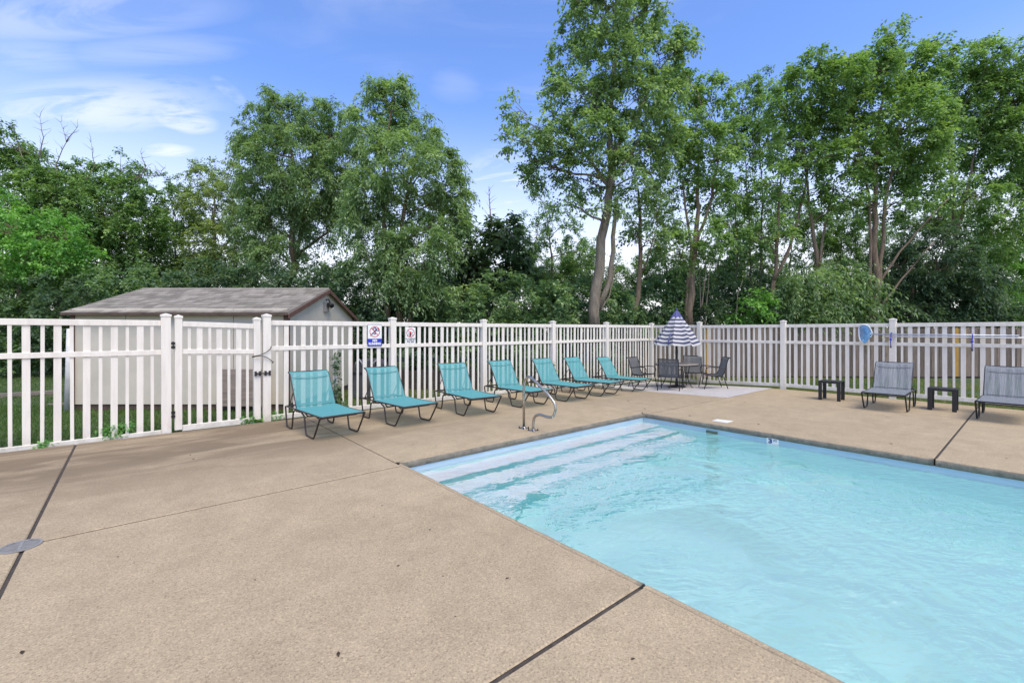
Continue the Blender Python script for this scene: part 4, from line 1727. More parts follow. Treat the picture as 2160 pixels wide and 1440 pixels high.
TR("small_maple", "bright green maple low at the left edge of the picture", "tree", GT,
   [([(40, 690), (45, 600), (60, 520)], 0.12, 0.04)],
   [(10, 470, 60, 45), (80, 490, 75, 45), (140, 505, 55, 40), (20, 540, 70, 45), (100, 545, 80, 40), (0, 430, 35, 30), (165, 540, 40, 30)],
   18.5, S.BROAD, L_MAPLE, M_BARK, 0.75, tbase=0.55)
TR("thin_tree", "mid green tree just above the left half of the shed roof", "tree", GT,
   [([(372, 640), (374, 570), (366, 480)], 0.08, 0.03), ([(374, 580), (395, 520)], 0.05, 0.02)],
   [(320, 470, 50, 60), (375, 440, 45, 55), (330, 540, 70, 50), (410, 520, 50, 60), (355, 400, 28, 28), (290, 590, 70, 40), (390, 590, 60, 40)],
   24, S.FINE, L_MID, M_BARKG, 0.7)
TR("olive_tree", "yellow-olive rounded tree between the thin tree and the tall ash", "tree", GT,
   [([(455, 640), (450, 540), (452, 420)], 0.14, 0.04), ([(450, 560), (500, 480)], 0.07, 0.03)],
   [(425, 380, 40, 38), (490, 372, 45, 36), (445, 440, 60, 50), (520, 420, 50, 55), (460, 510, 70, 50), (530, 500, 55, 55), (400, 430, 25, 40), (500, 560, 70, 40), (430, 570, 60, 40)],
   23, S.FINE, L_OLIVE, M_BARKG, 0.85, tbase=0.55)
TR("ash_tree", "full crowned ash with leaning trunk directly above the shed ridge", "tree", GT,
   [([(600, 660), (607, 600), (622, 560), (614, 500), (618, 400), (612, 290)], 0.20, 0.04), ([(622, 555), (650, 420), (660, 310)], 0.11, 0.03), ([(622, 540), (690, 490), (720, 430)], 0.08, 0.03)],
   [(590, 245, 62, 45), (660, 250, 60, 42), (550, 300, 52, 50), (705, 290, 55, 48), (620, 330, 95, 60), (735, 340, 45, 55), (555, 390, 60, 50), (660, 400, 80, 55), (600, 460, 75, 50), (690, 470, 65, 50), (515, 310, 25, 22), (580, 215, 30, 22), (580, 540, 60, 40), (720, 410, 45, 50), (540, 470, 50, 50)],
   21, S.ASH, L_ASH, M_BARK, 0.88)
TR("ash_tree", "narrow topped ash with thin trunk, right of the shed", "tree", GT,
   [([(817, 690), (815, 620), (812, 500), (812, 350), (825, 240)], 0.11, 0.03), ([(846, 690), (838, 600), (845, 480), (880, 330)], 0.13, 0.03), ([(862, 690), (868, 640), (880, 560)], 0.06, 0.02)],
   [(815, 215, 45, 35), (862, 222, 40, 35), (800, 270, 60, 45), (880, 290, 60, 50), (830, 345, 85, 60), (920, 350, 50, 50), (955, 415, 38, 45), (765, 410, 50, 50), (860, 430, 90, 55), (935, 470, 55, 45), (800, 490, 80, 50), (880, 530, 85, 50), (780, 560, 60, 40), (850, 590, 80, 40), (900, 620, 60, 40), (800, 187, 14, 12), (980, 395, 14, 20), (845, 190, 14, 14)],
   16.2, S.ASH, L_ASH, M_BARK, 0.95, tbase=0.58)
TR("magnolia_tree", "low dark big-leaved tree with a bare spike, left of the tallest tree", "tree", GT,
   [([(1000, 660), (995, 600), (985, 560), (960, 500)], 0.11, 0.04), ([(990, 570), (1030, 500), (1040, 470)], 0.06, 0.02)],
   [(1010, 485, 45, 32), (1065, 490, 42, 34), (985, 520, 45, 40), (1040, 550, 75, 50), (965, 590, 60, 45), (1090, 570, 45, 45), (1000, 620, 80, 45), (960, 460, 28, 26), (1090, 500, 25, 25)],
   19.5, S.BIGLEAF, L_DARK, M_BARK, 0.85, tbase=0.6, twigs_bare=[[(1036, 470), (1033, 430), (1031, 404)]])
TR("slim_tree", "thin leaved tree behind the tallest tree, on its left", "tree", GT,
   [([(1160, 660), (1165, 560), (1150, 430)], 0.08, 0.02)],
   [(1130, 490, 40, 50), (1180, 480, 42, 50), (1225, 530, 45, 50), (1150, 560, 65, 50), (1138, 420, 22, 32), (1210, 590, 60, 45), (1120, 610, 50, 40)],
   24, S.FINE, L_MID, M_BARKG, 0.55)
TR("poplar_tree", "tallest tree, reaching out of the picture, with a straight pale trunk", "tree", GT,
   [([(1253, 692), (1256, 620), (1266, 540), (1277, 470), (1290, 380), (1287, 280), (1295, 150), (1300, 0)], 0.21, 0.04), ([(1262, 650), (1285, 590), (1296, 500), (1300, 420)], 0.11, 0.06), ([(1288, 400), (1240, 330), (1150, 290)], 0.07, 0.02), ([(1287, 330), (1340, 250), (1385, 150)], 0.08, 0.02), ([(1266, 655), (1285, 625), (1298, 560)], 0.04, 0.015), ([(1290, 370), (1330, 330), (1370, 250)], 0.06, 0.02)],
   [(1295, 15, 55, 50), (1240, 50, 48, 48), (1350, 50, 50, 50), (1205, 120, 45, 40), (1395, 100, 45, 45), (1290, 130, 85, 55), (1225, 205, 70, 50), (1340, 200, 80, 55), (1400, 200, 45, 55), (1130, 265, 42, 36), (1180, 290, 55, 42), (1260, 290, 80, 50), (1350, 290, 75, 55), (1088, 225, 20, 34), (1082, 295, 32, 20), (1160, 355, 55, 40), (1225, 375, 55, 36), (1115, 335, 26, 28), (1335, 370, 60, 45), (1195, 425, 32, 26), (1445, 92, 25, 16), (1215, 0, 25, 40), (1390, 10, 25, 35), (1300, -50, 70, 40), (1180, 170, 22, 25), (1400, 300, 40, 50), (1270, 440, 30, 22)],
   15.9, S.BROAD, L_ASH, M_BARKG, 0.88 * 1.12, tbase=0.55)
TR("leaning_tree", "slender tree with slightly bent trunk, between the tallest tree and the umbrella", "tree", GT,
   [([(1338, 665), (1343, 630), (1351, 560), (1352, 470), (1346, 400)], 0.12, 0.04), ([(1352, 580), (1372, 530), (1385, 480)], 0.04, 0.015)],
   [(1385, 460, 45, 32), (1335, 470, 35, 24), (1395, 410, 35, 36), (1365, 505, 48, 26), (1345, 420, 40, 26)],
   17.2, S.BROAD, L_ASH, M_BARK, 0.8, tbase=0.6)
TR("forked_tree", "tree whose stout double trunk rises right behind the striped umbrella", "tree", GT,
   [([(1454, 690), (1456, 620), (1464, 540), (1470, 470), (1475, 330)], 0.16, 0.03), ([(1447, 690), (1450, 600), (1458, 520), (1440, 380)], 0.08, 0.03), ([(1468, 520), (1500, 420), (1520, 300)], 0.07, 0.02)],
   [(1440, 190, 45, 48), (1495, 200, 42, 42), (1470, 280, 65, 50), (1420, 310, 45, 50), (1520, 310, 42, 55), (1450, 380, 60, 42), (1510, 400, 50, 45), (1480, 500, 65, 36), (1430, 530, 50, 36), (1440, 150, 20, 20)],
   17.4, S.BROAD, L_MID, M_BARK, 0.85, tbase=0.6)
TR("thin_stem_tree", "thin see-through tree with upright stems, right of the striped umbrella", "tree", GT,
   [([(1580, 670), (1584, 600), (1580, 480), (1572, 330)], 0.06, 0.02), ([(1600, 670), (1604, 560), (1608, 420), (1600, 260)], 0.05, 0.02), ([(1548, 670), (1556, 560), (1550, 400)], 0.04, 0.02)],
   [(1565, 220, 40, 45), (1602, 190, 24, 42), (1590, 310, 48, 50), (1550, 290, 40, 50), (1565, 410, 42, 40), (1622, 290, 36, 50), (1530, 380, 30, 40), (1605, 420, 35, 35), (1580, 530, 45, 30)],
   22, S.BROAD, L_MID, M_BARK, 0.75)
TR("walnut_tree", "branching tree with a reddish short trunk above the middle of the right fence", "tree", GT,
   [([(1626, 660), (1628, 620), (1636, 575), (1640, 480), (1650, 350)], 0.10, 0.025), ([(1634, 590), (1668, 520), (1700, 400), (1710, 290)], 0.07, 0.02), ([(1724, 570), (1716, 500), (1706, 420), (1690, 280)], 0.08, 0.02), ([(1728, 570), (1740, 480), (1760, 380)], 0.06, 0.02)],
   [(1690, 190, 55, 48), (1645, 235, 50, 48), (1735, 240, 48, 50), (1670, 315, 65, 42), (1725, 335, 48, 42), (1640, 385, 48, 32), (1700, 400, 50, 30), (1620, 500, 55, 28), (1680, 150, 22, 24), (1735, 120, 24, 24), (1745, 440, 34, 22)],
   17.7, S.BROAD, L_MID, M_BARK, 1.0, tbase=0.58)
TR("slim_tree", "thin leafy tree low behind the umbrella, between two stouter trunks", "tree", GT,
   [([(1405, 670), (1408, 590), (1400, 500)], 0.07, 0.02), ([(1515, 670), (1512, 590), (1525, 490)], 0.06, 0.02)],
   [(1400, 560, 50, 40), (1510, 550, 55, 45), (1450, 600, 60, 35), (1540, 470, 40, 45), (1400, 470, 30, 40), (1490, 590, 60, 35)],
   25, S.FINE, L_MID, M_BARKG, 1.0)
TR("slim_tree", "thin leafy tree filling the gap left of the walnut's reddish trunk", "tree", GT,
   [([(1560, 670), (1564, 600), (1556, 500)], 0.06, 0.02), ([(1610, 670), (1612, 590), (1600, 480)], 0.05, 0.02), ([(1660, 670), (1664, 600), (1672, 470)], 0.05, 0.02)],
   [(1555, 560, 45, 40), (1600, 570, 50, 45), (1650, 560, 45, 40), (1600, 480, 45, 40), (1560, 470, 35, 45), (1665, 460, 40, 40), (1640, 610, 50, 30)],
   25.5, S.FINE, L_MID, M_BARKG, 0.95)
TR("slim_tree", "thin leafy tree filling the gap above the frond shrub", "tree", GT,
   [([(1765, 640), (1770, 560), (1780, 450)], 0.06, 0.02), ([(1800, 640), (1806, 540), (1800, 440)], 0.05, 0.02)],
   [(1760, 520, 50, 40), (1800, 500, 50, 45), (1720, 490, 45, 40), (1790, 450, 45, 35), (1690, 450, 40, 35), (1800, 570, 45, 40)],
   25, S.FINE, L_MID, M_BARKG, 1.0)
TR("slim_tree", "thin leafy tree above the dark evergreen, behind slanted limbs", "tree", GT,
   [([(1900, 640), (1905, 540), (1912, 430)], 0.06, 0.02), ([(2080, 640), (2076, 540), (2080, 440)], 0.05, 0.02)],
   [(1900, 500, 55, 45), (1950, 460, 55, 40), (2010, 450, 50, 40), (2080, 520, 60, 40), (2140, 530, 60, 35), (2050, 560, 60, 35), (1870, 560, 40, 45)],
   26, S.FINE, L_MID, M_BARKG, 1.0)
TR("slim_tree", "thin leafy tree low between the big-leaved tree and the tallest trunk", "tree", GT,
   [([(1190, 670), (1194, 600), (1200, 500)], 0.06, 0.02)],
   [(1180, 590, 60, 40), (1220, 550, 45, 45), (1110, 570, 50, 45), (1230, 620, 50, 35), (1330, 580, 50, 45), (1310, 620, 50, 35)],
   26, S.FINE, L_MID, M_BARKG, 1.0)
TR("multi_stem_tree", "tall tree of three close brown stems behind the pool net", "tree", GT,
   [([(1842, 675), (1848, 610), (1846, 520), (1844, 440), (1850, 300), (1865, 160)], 0.13, 0.03), ([(1834, 675), (1836, 560), (1836, 430), (1800, 260)], 0.07, 0.02), ([(1850, 640), (1862, 520), (1870, 420), (1900, 260)], 0.09, 0.03), ([(1852, 600), (1900, 530), (1950, 470), (2000, 420)], 0.05, 0.02), ([(1856, 650), (1900, 590), (1970, 510)], 0.045, 0.02)],
   [(1880, 105, 35, 42), (1840, 150, 65, 48), (1780, 180, 55, 50), (1920, 150, 55, 50), (1740, 140, 24, 30), (1972, 115, 34, 34), (1850, 235, 90, 58), (1760, 265, 65, 50), (1935, 250, 80, 58), (1800, 335, 80, 42), (1890, 345, 80, 50), (1960, 340, 60, 50), (1785, 415, 48, 26), (1885, 425, 60, 34), (1890, 65, 16, 22)],
   17.5, S.BROAD, L_MID, M_BARK, 1.15, tbase=0.6)
TR("spreading_tree", "spreading tree with many slanted limbs at the right edge of the picture", "tree", GT,
   [([(1985, 670), (2000, 560), (2030, 450), (2060, 300)], 0.12, 0.03), ([(2000, 580), (2060, 500), (2130, 440)], 0.06, 0.02), ([(2010, 500), (2010, 400), (2000, 280)], 0.06, 0.02)],
   [(2060, 130, 55, 42), (2110, 140, 55, 46), (2160, 180, 55, 55), (2015, 190, 55, 50), (2090, 225, 80, 58), (2160, 285, 65, 58), (2040, 300, 70, 52), (2110, 345, 80, 50), (2175, 400, 55, 55), (2055, 405, 58, 42), (2130, 460, 70, 36), (2205, 240, 50, 60), (2215, 340, 50, 60), (2090, 500, 50, 24)],
   21, S.BROAD, L_MID, M_BARK, 1.1, tbase=0.64)
TR("dark_evergreen", "dark drooping evergreen low behind the grey loungers", "tree", GT,
   [([(1920, 690), (1922, 640), (1926, 560)], 0.09, 0.03), ([(1990, 690), (1985, 620), (1975, 540)], 0.08, 0.03)],
   [(1895, 560, 50, 42), (1955, 520, 45, 42), (1995, 565, 65, 50), (1915, 610, 75, 42), (2030, 615, 75, 42), (2075, 600, 40, 50), (1960, 645, 95, 36), (2000, 490, 25, 28), (2060, 660, 60, 30)],
   18.3, S.ASH, L_DARK, M_BARK, 0.95, tbase=0.5)
TR("sunlit_tree", "pale bright green foliage low at the right edge behind the board fence", "tree", GT,
   [([(2160, 680), (2160, 600)], 0.08, 0.04)],
   [(2130, 560, 45, 30), (2170, 590, 55, 50), (2150, 640, 55, 45), (2205, 560, 50, 60), (2210, 640, 50, 50), (2100, 660, 40, 30)],
   26, S.BROAD, L_MAPLE, M_BARK, 0.9, tbase=0.55)

GB = "shrubs along the tree line"


def BUSH(label, blobs, d, style, lm, dens=1.0, tb=0.5, stems=(), name="shrub"):
    TR(name, label, "shrub", GB, list(stems), blobs, d, style, lm, M_BARKG, dens, depth=0.45, limb=bool(stems), tbase=tb, hollow=0.5)


BUSH("ivy covered shrub behind the fence at the left picture edge", [(-40, 690, 90, 70), (40, 700, 80, 70), (-10, 640, 80, 50), (90, 740, 80, 40), (0, 760, 90, 30)], 17.6, S.HEDGE, L_HEDGE, 1.0, 0.45)
BUSH("dark shrub touching the left end of the shed roof", [(150, 660, 70, 60), (120, 710, 60, 60), (200, 630, 60, 40), (140, 600, 50, 35)], 17.2, S.HEDGE, L_DARK, 1.0, 0.6)
BUSH("leafy shrub rising over the left part of the shed ridge", [(270, 600, 70, 45), (330, 610, 60, 40), (230, 640, 60, 40)], 17.0, S.HEDGE, L_HEDGE, 1.0, 0.55)
BUSH("dark shrub over the middle of the shed ridge", [(430, 595, 70, 45), (490, 600, 60, 45), (380, 620, 60, 40)], 17.0, S.BROAD, L_DARK, 1.0, 0.62)
BUSH("shrub behind the shed beneath the leaning ash trunk", [(560, 600, 60, 45), (640, 600, 50, 45), (680, 580, 40, 35)], 17.2, S.BROAD, L_DARK, 0.9, 0.55)
BUSH("dark tangled shrub beside the shed's right gable", [(740, 640, 50, 55), (770, 700, 55, 60), (720, 590, 40, 40), (790, 650, 50, 40), (770, 760, 60, 40)], 16.3, S.HEDGE, L_DARK, 1.0, 0.5)
BUSH("shrub below the narrow ash, behind the two pool signs", [(860, 680, 60, 50), (900, 630, 60, 50), (930, 690, 60, 60), (850, 750, 60, 40), (930, 760, 60, 40)], 17.4, S.HEDGE, L_HEDGE, 1.0, 0.42)
BUSH("dense shrub with pale new leaves below the big-leaved tree", [(1000, 660, 60, 60), (1050, 620, 60, 45), (1020, 720, 70, 50), (980, 770, 50, 30), (1060, 770, 60, 30)], 16.0, S.HEDGE, L_HEDGE, 1.05, 0.6)
BUSH("rounded grey-green shrub left of the pale trunk", [(1110, 640, 55, 55), (1160, 650, 55, 55), (1130, 710, 70, 50), (1110, 770, 60, 30)], 16.1, S.HEDGE, L_HEDGE, 1.05, 0.55)
BUSH("dark shrub close to the foot of the pale trunk", [(1215, 630, 45, 55), (1210, 690, 50, 55), (1210, 760, 60, 40)], 17.2, S.HEDGE, L_HEDGE, 1.0, 0.4)
BUSH("broad leaved shrub right of the pale trunk", [(1300, 640, 45, 45), (1320, 690, 55, 45), (1290, 740, 60, 50)], 17.3, S.BROAD, L_HEDGE, 1.0, 0.5)
BUSH("shrub under the bent slender trunk, left of the umbrella", [(1380, 640, 50, 45), (1390, 690, 50, 40), (1400, 610, 40, 35), (1350, 750, 40, 50)], 18.4, S.BROAD, L_HEDGE, 1.05, 0.5)
BUSH("dark shrub behind the umbrella and its table", [(1480, 650, 50, 45), (1440, 660, 45, 45), (1500, 610, 40, 35), (1420, 600, 40, 30)], 18.6, S.HEDGE, L_DARK, 1.0, 0.62)
BUSH("small bright green shrub over the fence right of the umbrella", [(1580, 660, 40, 26), (1600, 640, 30, 22), (1555, 668, 26, 18)], 17.8, S.BROAD, L_MAPLE, 1.1, 0.6)
BUSH("dark thicket under the see-through tree", [(1540, 640, 50, 45), (1590, 620, 50, 35), (1640, 650, 40, 40), (1560, 600, 40, 30)], 18.8, S.HEDGE, L_DARK, 1.0, 0.62)
BUSH("large shrub with long drooping fronds above the right fence", [(1700, 610, 60, 50), (1760, 600, 60, 50), (1740, 650, 85, 40), (1670, 650, 50, 35), (1800, 640, 40, 40), (1720, 570, 40, 30)], 17.9, S.FROND, L_HEDGE, 0.85, 0.6)
BUSH("broad leaved shrub left of the frond shrub", [(1655, 660, 45, 30), (1690, 670, 40, 22), (1640, 620, 30, 25)], 17.6, S.BIGLEAF, L_HEDGE, 0.9, 0.5)
BUSH("shrub at the foot of the three close brown stems", [(1830, 660, 45, 30), (1870, 650, 40, 35), (1820, 610, 35, 35)], 18.6, S.HEDGE, L_DARK, 1.0, 0.6)
BUSH("shrub between the board fence and the dark evergreen, right of the stems", [(1930, 668, 50, 24), (2000, 672, 60, 22), (2080, 668, 50, 26), (2150, 668, 50, 30)], 18.0, S.HEDGE, L_DARK, 1.0, 0.55)
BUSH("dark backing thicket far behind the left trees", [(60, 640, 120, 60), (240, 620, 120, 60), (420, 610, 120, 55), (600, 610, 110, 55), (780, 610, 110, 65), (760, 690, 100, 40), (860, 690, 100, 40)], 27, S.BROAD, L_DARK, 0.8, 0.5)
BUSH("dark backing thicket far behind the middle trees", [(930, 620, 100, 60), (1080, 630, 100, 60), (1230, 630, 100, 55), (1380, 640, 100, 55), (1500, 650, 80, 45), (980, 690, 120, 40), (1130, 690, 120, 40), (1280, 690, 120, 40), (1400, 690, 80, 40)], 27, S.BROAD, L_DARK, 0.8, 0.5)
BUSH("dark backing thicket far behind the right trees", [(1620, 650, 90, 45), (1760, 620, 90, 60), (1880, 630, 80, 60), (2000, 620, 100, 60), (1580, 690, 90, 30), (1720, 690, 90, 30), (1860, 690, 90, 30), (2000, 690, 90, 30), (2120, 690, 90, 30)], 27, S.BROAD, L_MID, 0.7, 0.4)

# bare saplings in front of the thickets
for lab, pls in (("pale bare sapling with two stems right of the umbrella", [[(1478, 655), (1476, 600), (1472, 545)], [(1478, 655), (1486, 600), (1488, 540)]]),
                 ("single pale bare sapling over the right fence near the small bright shrub", [[(1553, 660), (1556, 620), (1566, 590)]]),
                 ("pale bare sapling just right of the two-stemmed one", [[(1488, 665), (1494, 610), (1497, 560)]]),
                 ("thin grey sapling beside the narrow ash trunk", [[(790, 690), (788, 600), (792, 540)], [(788, 640), (770, 600)]])):
    b0 = atd(*pls[0][0], 17.7)
    b0.z = LAWN
    rt = thing("sapling", lab, "sapling", b0, 0, "bare saplings in the undergrowth")
    for i, pl in enumerate(pls):
        pts = [atd(a, b, 17.7) for a, b in pl]
        if i == 0:
            pts.insert(0, b0 - Vector((0, 0, .05)))
        sm = []
        for a, b in zip(pts[:-1], pts[1:]):
            sm += wobble(a, b, 0.03, 3)[:-1]
        sm.append(pts[-1])
        MB().tube([x - b0 for x in sm], 0.035, 6, False, 0.012).build("trunk", M_BARKG, rt, True)


# weeds along the fence foot
def weed(label, px, py, w, h, n, lm=L_WEED, stylek=None, z=None):
    p = ong(px, py)
    root = thing("weed_plant", label, "weed", p, 0, "weeds along the white fence")
    c = np.stack([rng.normal(0, w / 2, n), rng.normal(0, 0.05, n), rng.uniform(0.02, h, n)], 1)
    st = MB()
    for q in c[:8]:
        st.tube(wobble((q[0] * .4, 0, -0.02), q, 0.02, 3), 0.003, 4)
    st.build("stem", L_WEED, root)
    V, T = leaves_on_twigs(c, np.tile([[0, -0.4, 0.5]], (n, 1)), 4, 4, 0.10, 0.055, 0.034, 0.3)
    link("leaves", npmesh("leaves", V, np.arange(len(V)).reshape(-1, 4), lm, T), root)
    return root


weed("biggest green weed at the fence foot, left of the gate", 247, 921, 0.20, 0.17, 40)
weed("small green weed at the fence foot near the left picture edge", 92, 941, 0.13, 0.03, 7)
weed("sprawling weed under the latch post of the gate", 530, 890, 0.22, 0.09, 22)
weed("tiny weed beside the tall post right of the gate", 578, 884, 0.10, 0.05, 8)
# climbing vine on a picket of the long run
vx = fence_x(706)
vr = thing("climbing_vine", "leafy vine climbing one white picket behind the first teal lounger", "vine", (vx, FY - 0.04, 0), 0)
n = 44
zv = rng.uniform(0.03, 1.22, n)
zv[:18] = rng.uniform(0.0, 0.45, 18)
c = np.stack([rng.normal(0, 0.035, n) + np.where(zv < 0.4, rng.normal(0, 0.06, n), 0), rng.normal(-0.01, 0.015, n), zv], 1)
MB().tube([(random.uniform(-.03, .03), -0.005, z) for z in np.linspace(-0.02, 1.25, 14)], 0.004, 5).build("stem", M_BARK, vr, True)
V, T = leaves_on_twigs(c, np.tile([[0, -0.6, 0.2]], (n, 1)), 3, 2, 0.06, 0.072, 0.052, 0.5, tsd=0.25)
link("leaves", npmesh("leaves", V, np.arange(len(V)).reshape(-1, 4), L_DARK, T), vr)
vx2 = fence_x(1162)
vr = thing("climbing_vine", "small yellowish vine at the fence post behind the fifth teal lounger", "vine", (vx2, FY - 0.09, dz(vx2, FY)), 0)
n = 16
zv = rng.uniform(0.25, 0.8, n)
c = np.stack([rng.normal(0, 0.05, n), rng.normal(-0.01, 0.015, n), zv], 1)
MB().tube([(random.uniform(-.03, .03), -0.005, z) for z in np.linspace(-0.02, 0.8, 10)], 0.004, 5).build("stem", M_BARK, vr, True)
V, T = leaves_on_twigs(c, np.tile([[0, -0.6, 0.2]], (n, 1)), 2, 2, 0.06, 0.055, 0.04, 0.5, tsd=0.25)
link("leaves", npmesh("leaves", V, np.arange(len(V)).reshape(-1, 4), L_OLIVE, T), vr)

# ---------------------------------------------------------------- OBJECTS: loungers


def make_lounger(label, sling, frame, group, seam):
    """local +x points to the foot end, origin on the ground under the middle"""
    t = thing("sun_lounger", label, "sun lounger", (0, 0, 0), 0, group)
    X0, X1 = 0.85, -0.68            # foot end, rear end
    HS, W = 0.355, 0.335
    PV = -0.22                      # back hinge
    r = 0.0135
    fr = MB()
    fr.tube(fillet([(X0, -W, HS), (X0, W, HS), (X1, W, HS - 0.01), (X1, -W, HS - 0.01)], 0.05, 4, True), r, 8, True)
    fr.build("frame", frame, t, True)
    for xc, dx, dr, rr in ((0.22, 0.02, 0.065, 0.011), (-0.20, 0.0, 0.05, 0.011), (0.70, 0.04, 0.04, 0.010)):
        cb = MB().tube(fillet([(xc, -W, HS - 0.01), (xc - dx, -W + 0.05, HS - 0.01 - dr), (xc - dx, W - 0.05, HS - 0.01 - dr), (xc, W, HS - 0.01)], 0.035, 4), rr, 8)
        cb.build("crossbar", frame, t, True)
    for s in (-1, 1):
        y = s * (W + 0.004)
        a = MB().tube(fillet([(X0 - 0.01, y, HS - 0.002), (X0 - 0.02, y, HS - 0.01), (0.585, y, 0.013), (0.27, y, 0.013), (0.20, y, HS - 0.06), (0.10, y, HS - 0.03), (0.06, y, HS)], 0.055, 5), r, 8)
        a.build("leg", frame, t, True)
        b = MB().tube(fillet([(X1 + 0.01, y, HS - 0.01), (X1 - 0.004, y, HS - 0.03), (-0.61, y, 0.013), (-0.36, y, 0.013), (-0.30, y, HS - 0.06), (-0.22, y, HS - 0.03), (-0.18, y, HS)], 0.055, 5), r, 8)
        b.build("leg", frame, t, True)
    # seat sling: slightly sagging sheet
    def sheet(name, f, nu=14, nv=9, th=0.004):
        vs, fs = [], []
        for lay in (0, 1):
            for i in range(nu + 1):
                for j in range(nv + 1):
                    p, nr = f(i / nu, j / nv * 2 - 1)
                    vs.append(p - nr * th * lay)
        n1_ = (nu + 1) * (nv + 1)
        for i in range(nu):
            for j in range(nv):
                a = i * (nv + 1) + j
                fs.append((a, a + nv + 1, a + nv + 2, a + 1))
        m_ = MB().add(vs[:n1_], fs)
        o = m_.build(name, sling, t, True)
        return o

    def fseat(u, v):
        x = X0 - 0.012 + (PV - X0 + 0.012) * u
        sag = 0.012 * (1 - v * v)
        z = HS + 0.012 - sag - 0.008 * math.sin(math.pi * u)
        return Vector((x, v * (W - 0.002), z)), Vector((0, 0, 1))
    sheet("seat_sling", fseat)
    ANG, BL = R_(60), 0.68
    bx_, bz = -math.cos(ANG), math.sin(ANG)
    nrm = Vector((math.sin(ANG), 0, math.cos(ANG)))

    def bpos(s):
        # straight, with the head end curling backwards
        c_ = max(0, s - 0.86) / 0.14
        return Vector((PV + bx_ * BL * s - 0.055 * c_ * c_, 0, HS + bz * BL * s - 0.028 * c_ * c_))

    def fback(u, v):
        p = bpos(u)
        p = p + nrm * (0.012 - 0.014 * (1 - v * v))
        wv = W - 0.022
        return Vector((p.x, v * wv, p.z)), nrm
    bsl = sheet("backrest_sling", fback, 18, 9)
    bf = MB()
    for s in (-1, 1):
        bf.tube([Vector((bpos(k / 10).x, s * (W - 0.018), bpos(k / 10).z)) for k in range(11)], 0.011, 8)
    p = bpos(1.0)
    bf.tube([(p.x, -W + 0.018, p.z), (p.x, W - 0.018, p.z)], 0.011, 8)
    bf.build("backrest_frame", frame, t, True)
    # bowed brace across the back, seen through the mesh
    br = MB().tube([Vector((bpos(0.80).x - 0.01 - 0.03 * (1 - q * q), q * (W - 0.02), bpos(0.80).z - 0.015 * (1 - q * q))) for q in np.linspace(-1, 1, 9)], 0.008, 6)
    br.build("back_brace", frame, t, True)
    sm_ = MB()
    for q0, q1 in ((0.775, 0.0), (0.05, 0.0)):
        pts_ = []
        for q in np.linspace(-1, 1, 13):
            u = q0 - (0.022 * (1 - q * q) if q0 > 0.5 else 0)
            p_, n_ = fback(u, q * 0.86)
            pts_.append(p_ + n_ * 0.003)
        sm_.tube(pts_, 0.0045, 5)
    sm_.build("seam", seam, bsl, True)
    # prop stays between back and rear frame
    for s in (-1, 1):
        y = s * (W - 0.045)
        q = bpos(0.52)
        MB().tube([(q.x, y, q.z), (-0.645, y, HS + 0.005)], 0.008, 6).build("prop_stay", frame, t, True)
    rk = MB()
    for s in (-1, 1):
        y = s * (W - 0.045)
        for k in range(4):
            x = -0.44 - 0.055 * k
            rk.tube(fillet([(x, y, HS + 0.0), (x - 0.012, y, HS + 0.035), (x - 0.03, y, HS + 0.03)], 0.01, 2), 0.005, 5)
        rk.tube([(-0.40, y, HS + 0.004), (-0.66, y, HS + 0.004)], 0.007, 6)
    rk.build("stay_rack", frame, t, True)
    return t


FEET = [((661, 926.8), (755, 911.5)), ((833.3, 900), (907, 888)), ((981, 877.5), (1041, 870)), ((1099.6, 860.4), (1148.5, 853)),
        ((1195, 847.5), (1235, 841.3)), ((1264.5, 837), (1300, 831.5)), ((1329.7, 827), (1360, 822))]
LBL = ["nearest teal sling lounger, standing beside the gate over a deck joint",
       "second teal lounger from the gate, in front of the blue and white sign's post",
       "third teal lounger from the gate",
       "fourth teal lounger, partly seen past the upright of the steel handrail",
       "fifth teal lounger, crossed by the curved bend of the steel handrail",
       "sixth teal lounger, second from the umbrella table",
       "last teal lounger, its foot end touching the umbrella table's chairs"]
protoT = make_lounger(LBL[0], M_TEAL, M_BRONZE, "teal loungers along the left fence", simple("teal_hem", (0.045, 0.20, 0.22), 0.7))
for i, (a, b_) in enumerate(FEET):
    o = protoT if i == 0 else copy_tree(protoT)
    o['label'] = LBL[i]
    A, Bq = ong(*a), ong(*b_)
    mid = (A + Bq) / 2
    v = (Bq - A)
    ang = math.atan2(v.y, v.x) - R_(90)          # forward = width vector turned clockwise
    want = R_(-90)
    ang = want + max(-R_(6), min(R_(6), (ang - want + math.pi) % (2 * math.pi) - math.pi))
    f = Vector((math.cos(ang), math.sin(ang), 0))
    loc = mid - f * 0.585
    o.location = (loc.x, loc.y, dz(loc.x, loc.y))
    o.rotation_euler = (0, 0, ang)
GFEET = [((1822, 860.5), (1914, 869.5)), ((2066, 883.5), (2176, 897))]
GL = ["grey striped lounger between the two small black tables", "grey striped lounger cut by the right picture edge"]
protoG = make_lounger(GL[0], M_GREYSL, M_BLACK, "grey loungers on the far deck", simple("grey_hem", (0.12, 0.13, 0.14), 0.7))
for i, (a, b_) in enumerate(GFEET):
    o = protoG if i == 0 else copy_tree(protoG)
    o['label'] = GL[i]
    A, Bq = ong(*a), ong(*b_)
    mid = (A + Bq) / 2
    ang = R_(180) + R_(2 if i == 0 else -1)
    f = Vector((math.cos(ang), math.sin(ang), 0))
    loc = mid - f * 0.585
    o.location = (loc.x, loc.y, dz(loc.x, loc.y))
    o.rotation_euler = (0, 0, ang)

# ---------------------------------------------------------------- OBJECTS: side tables


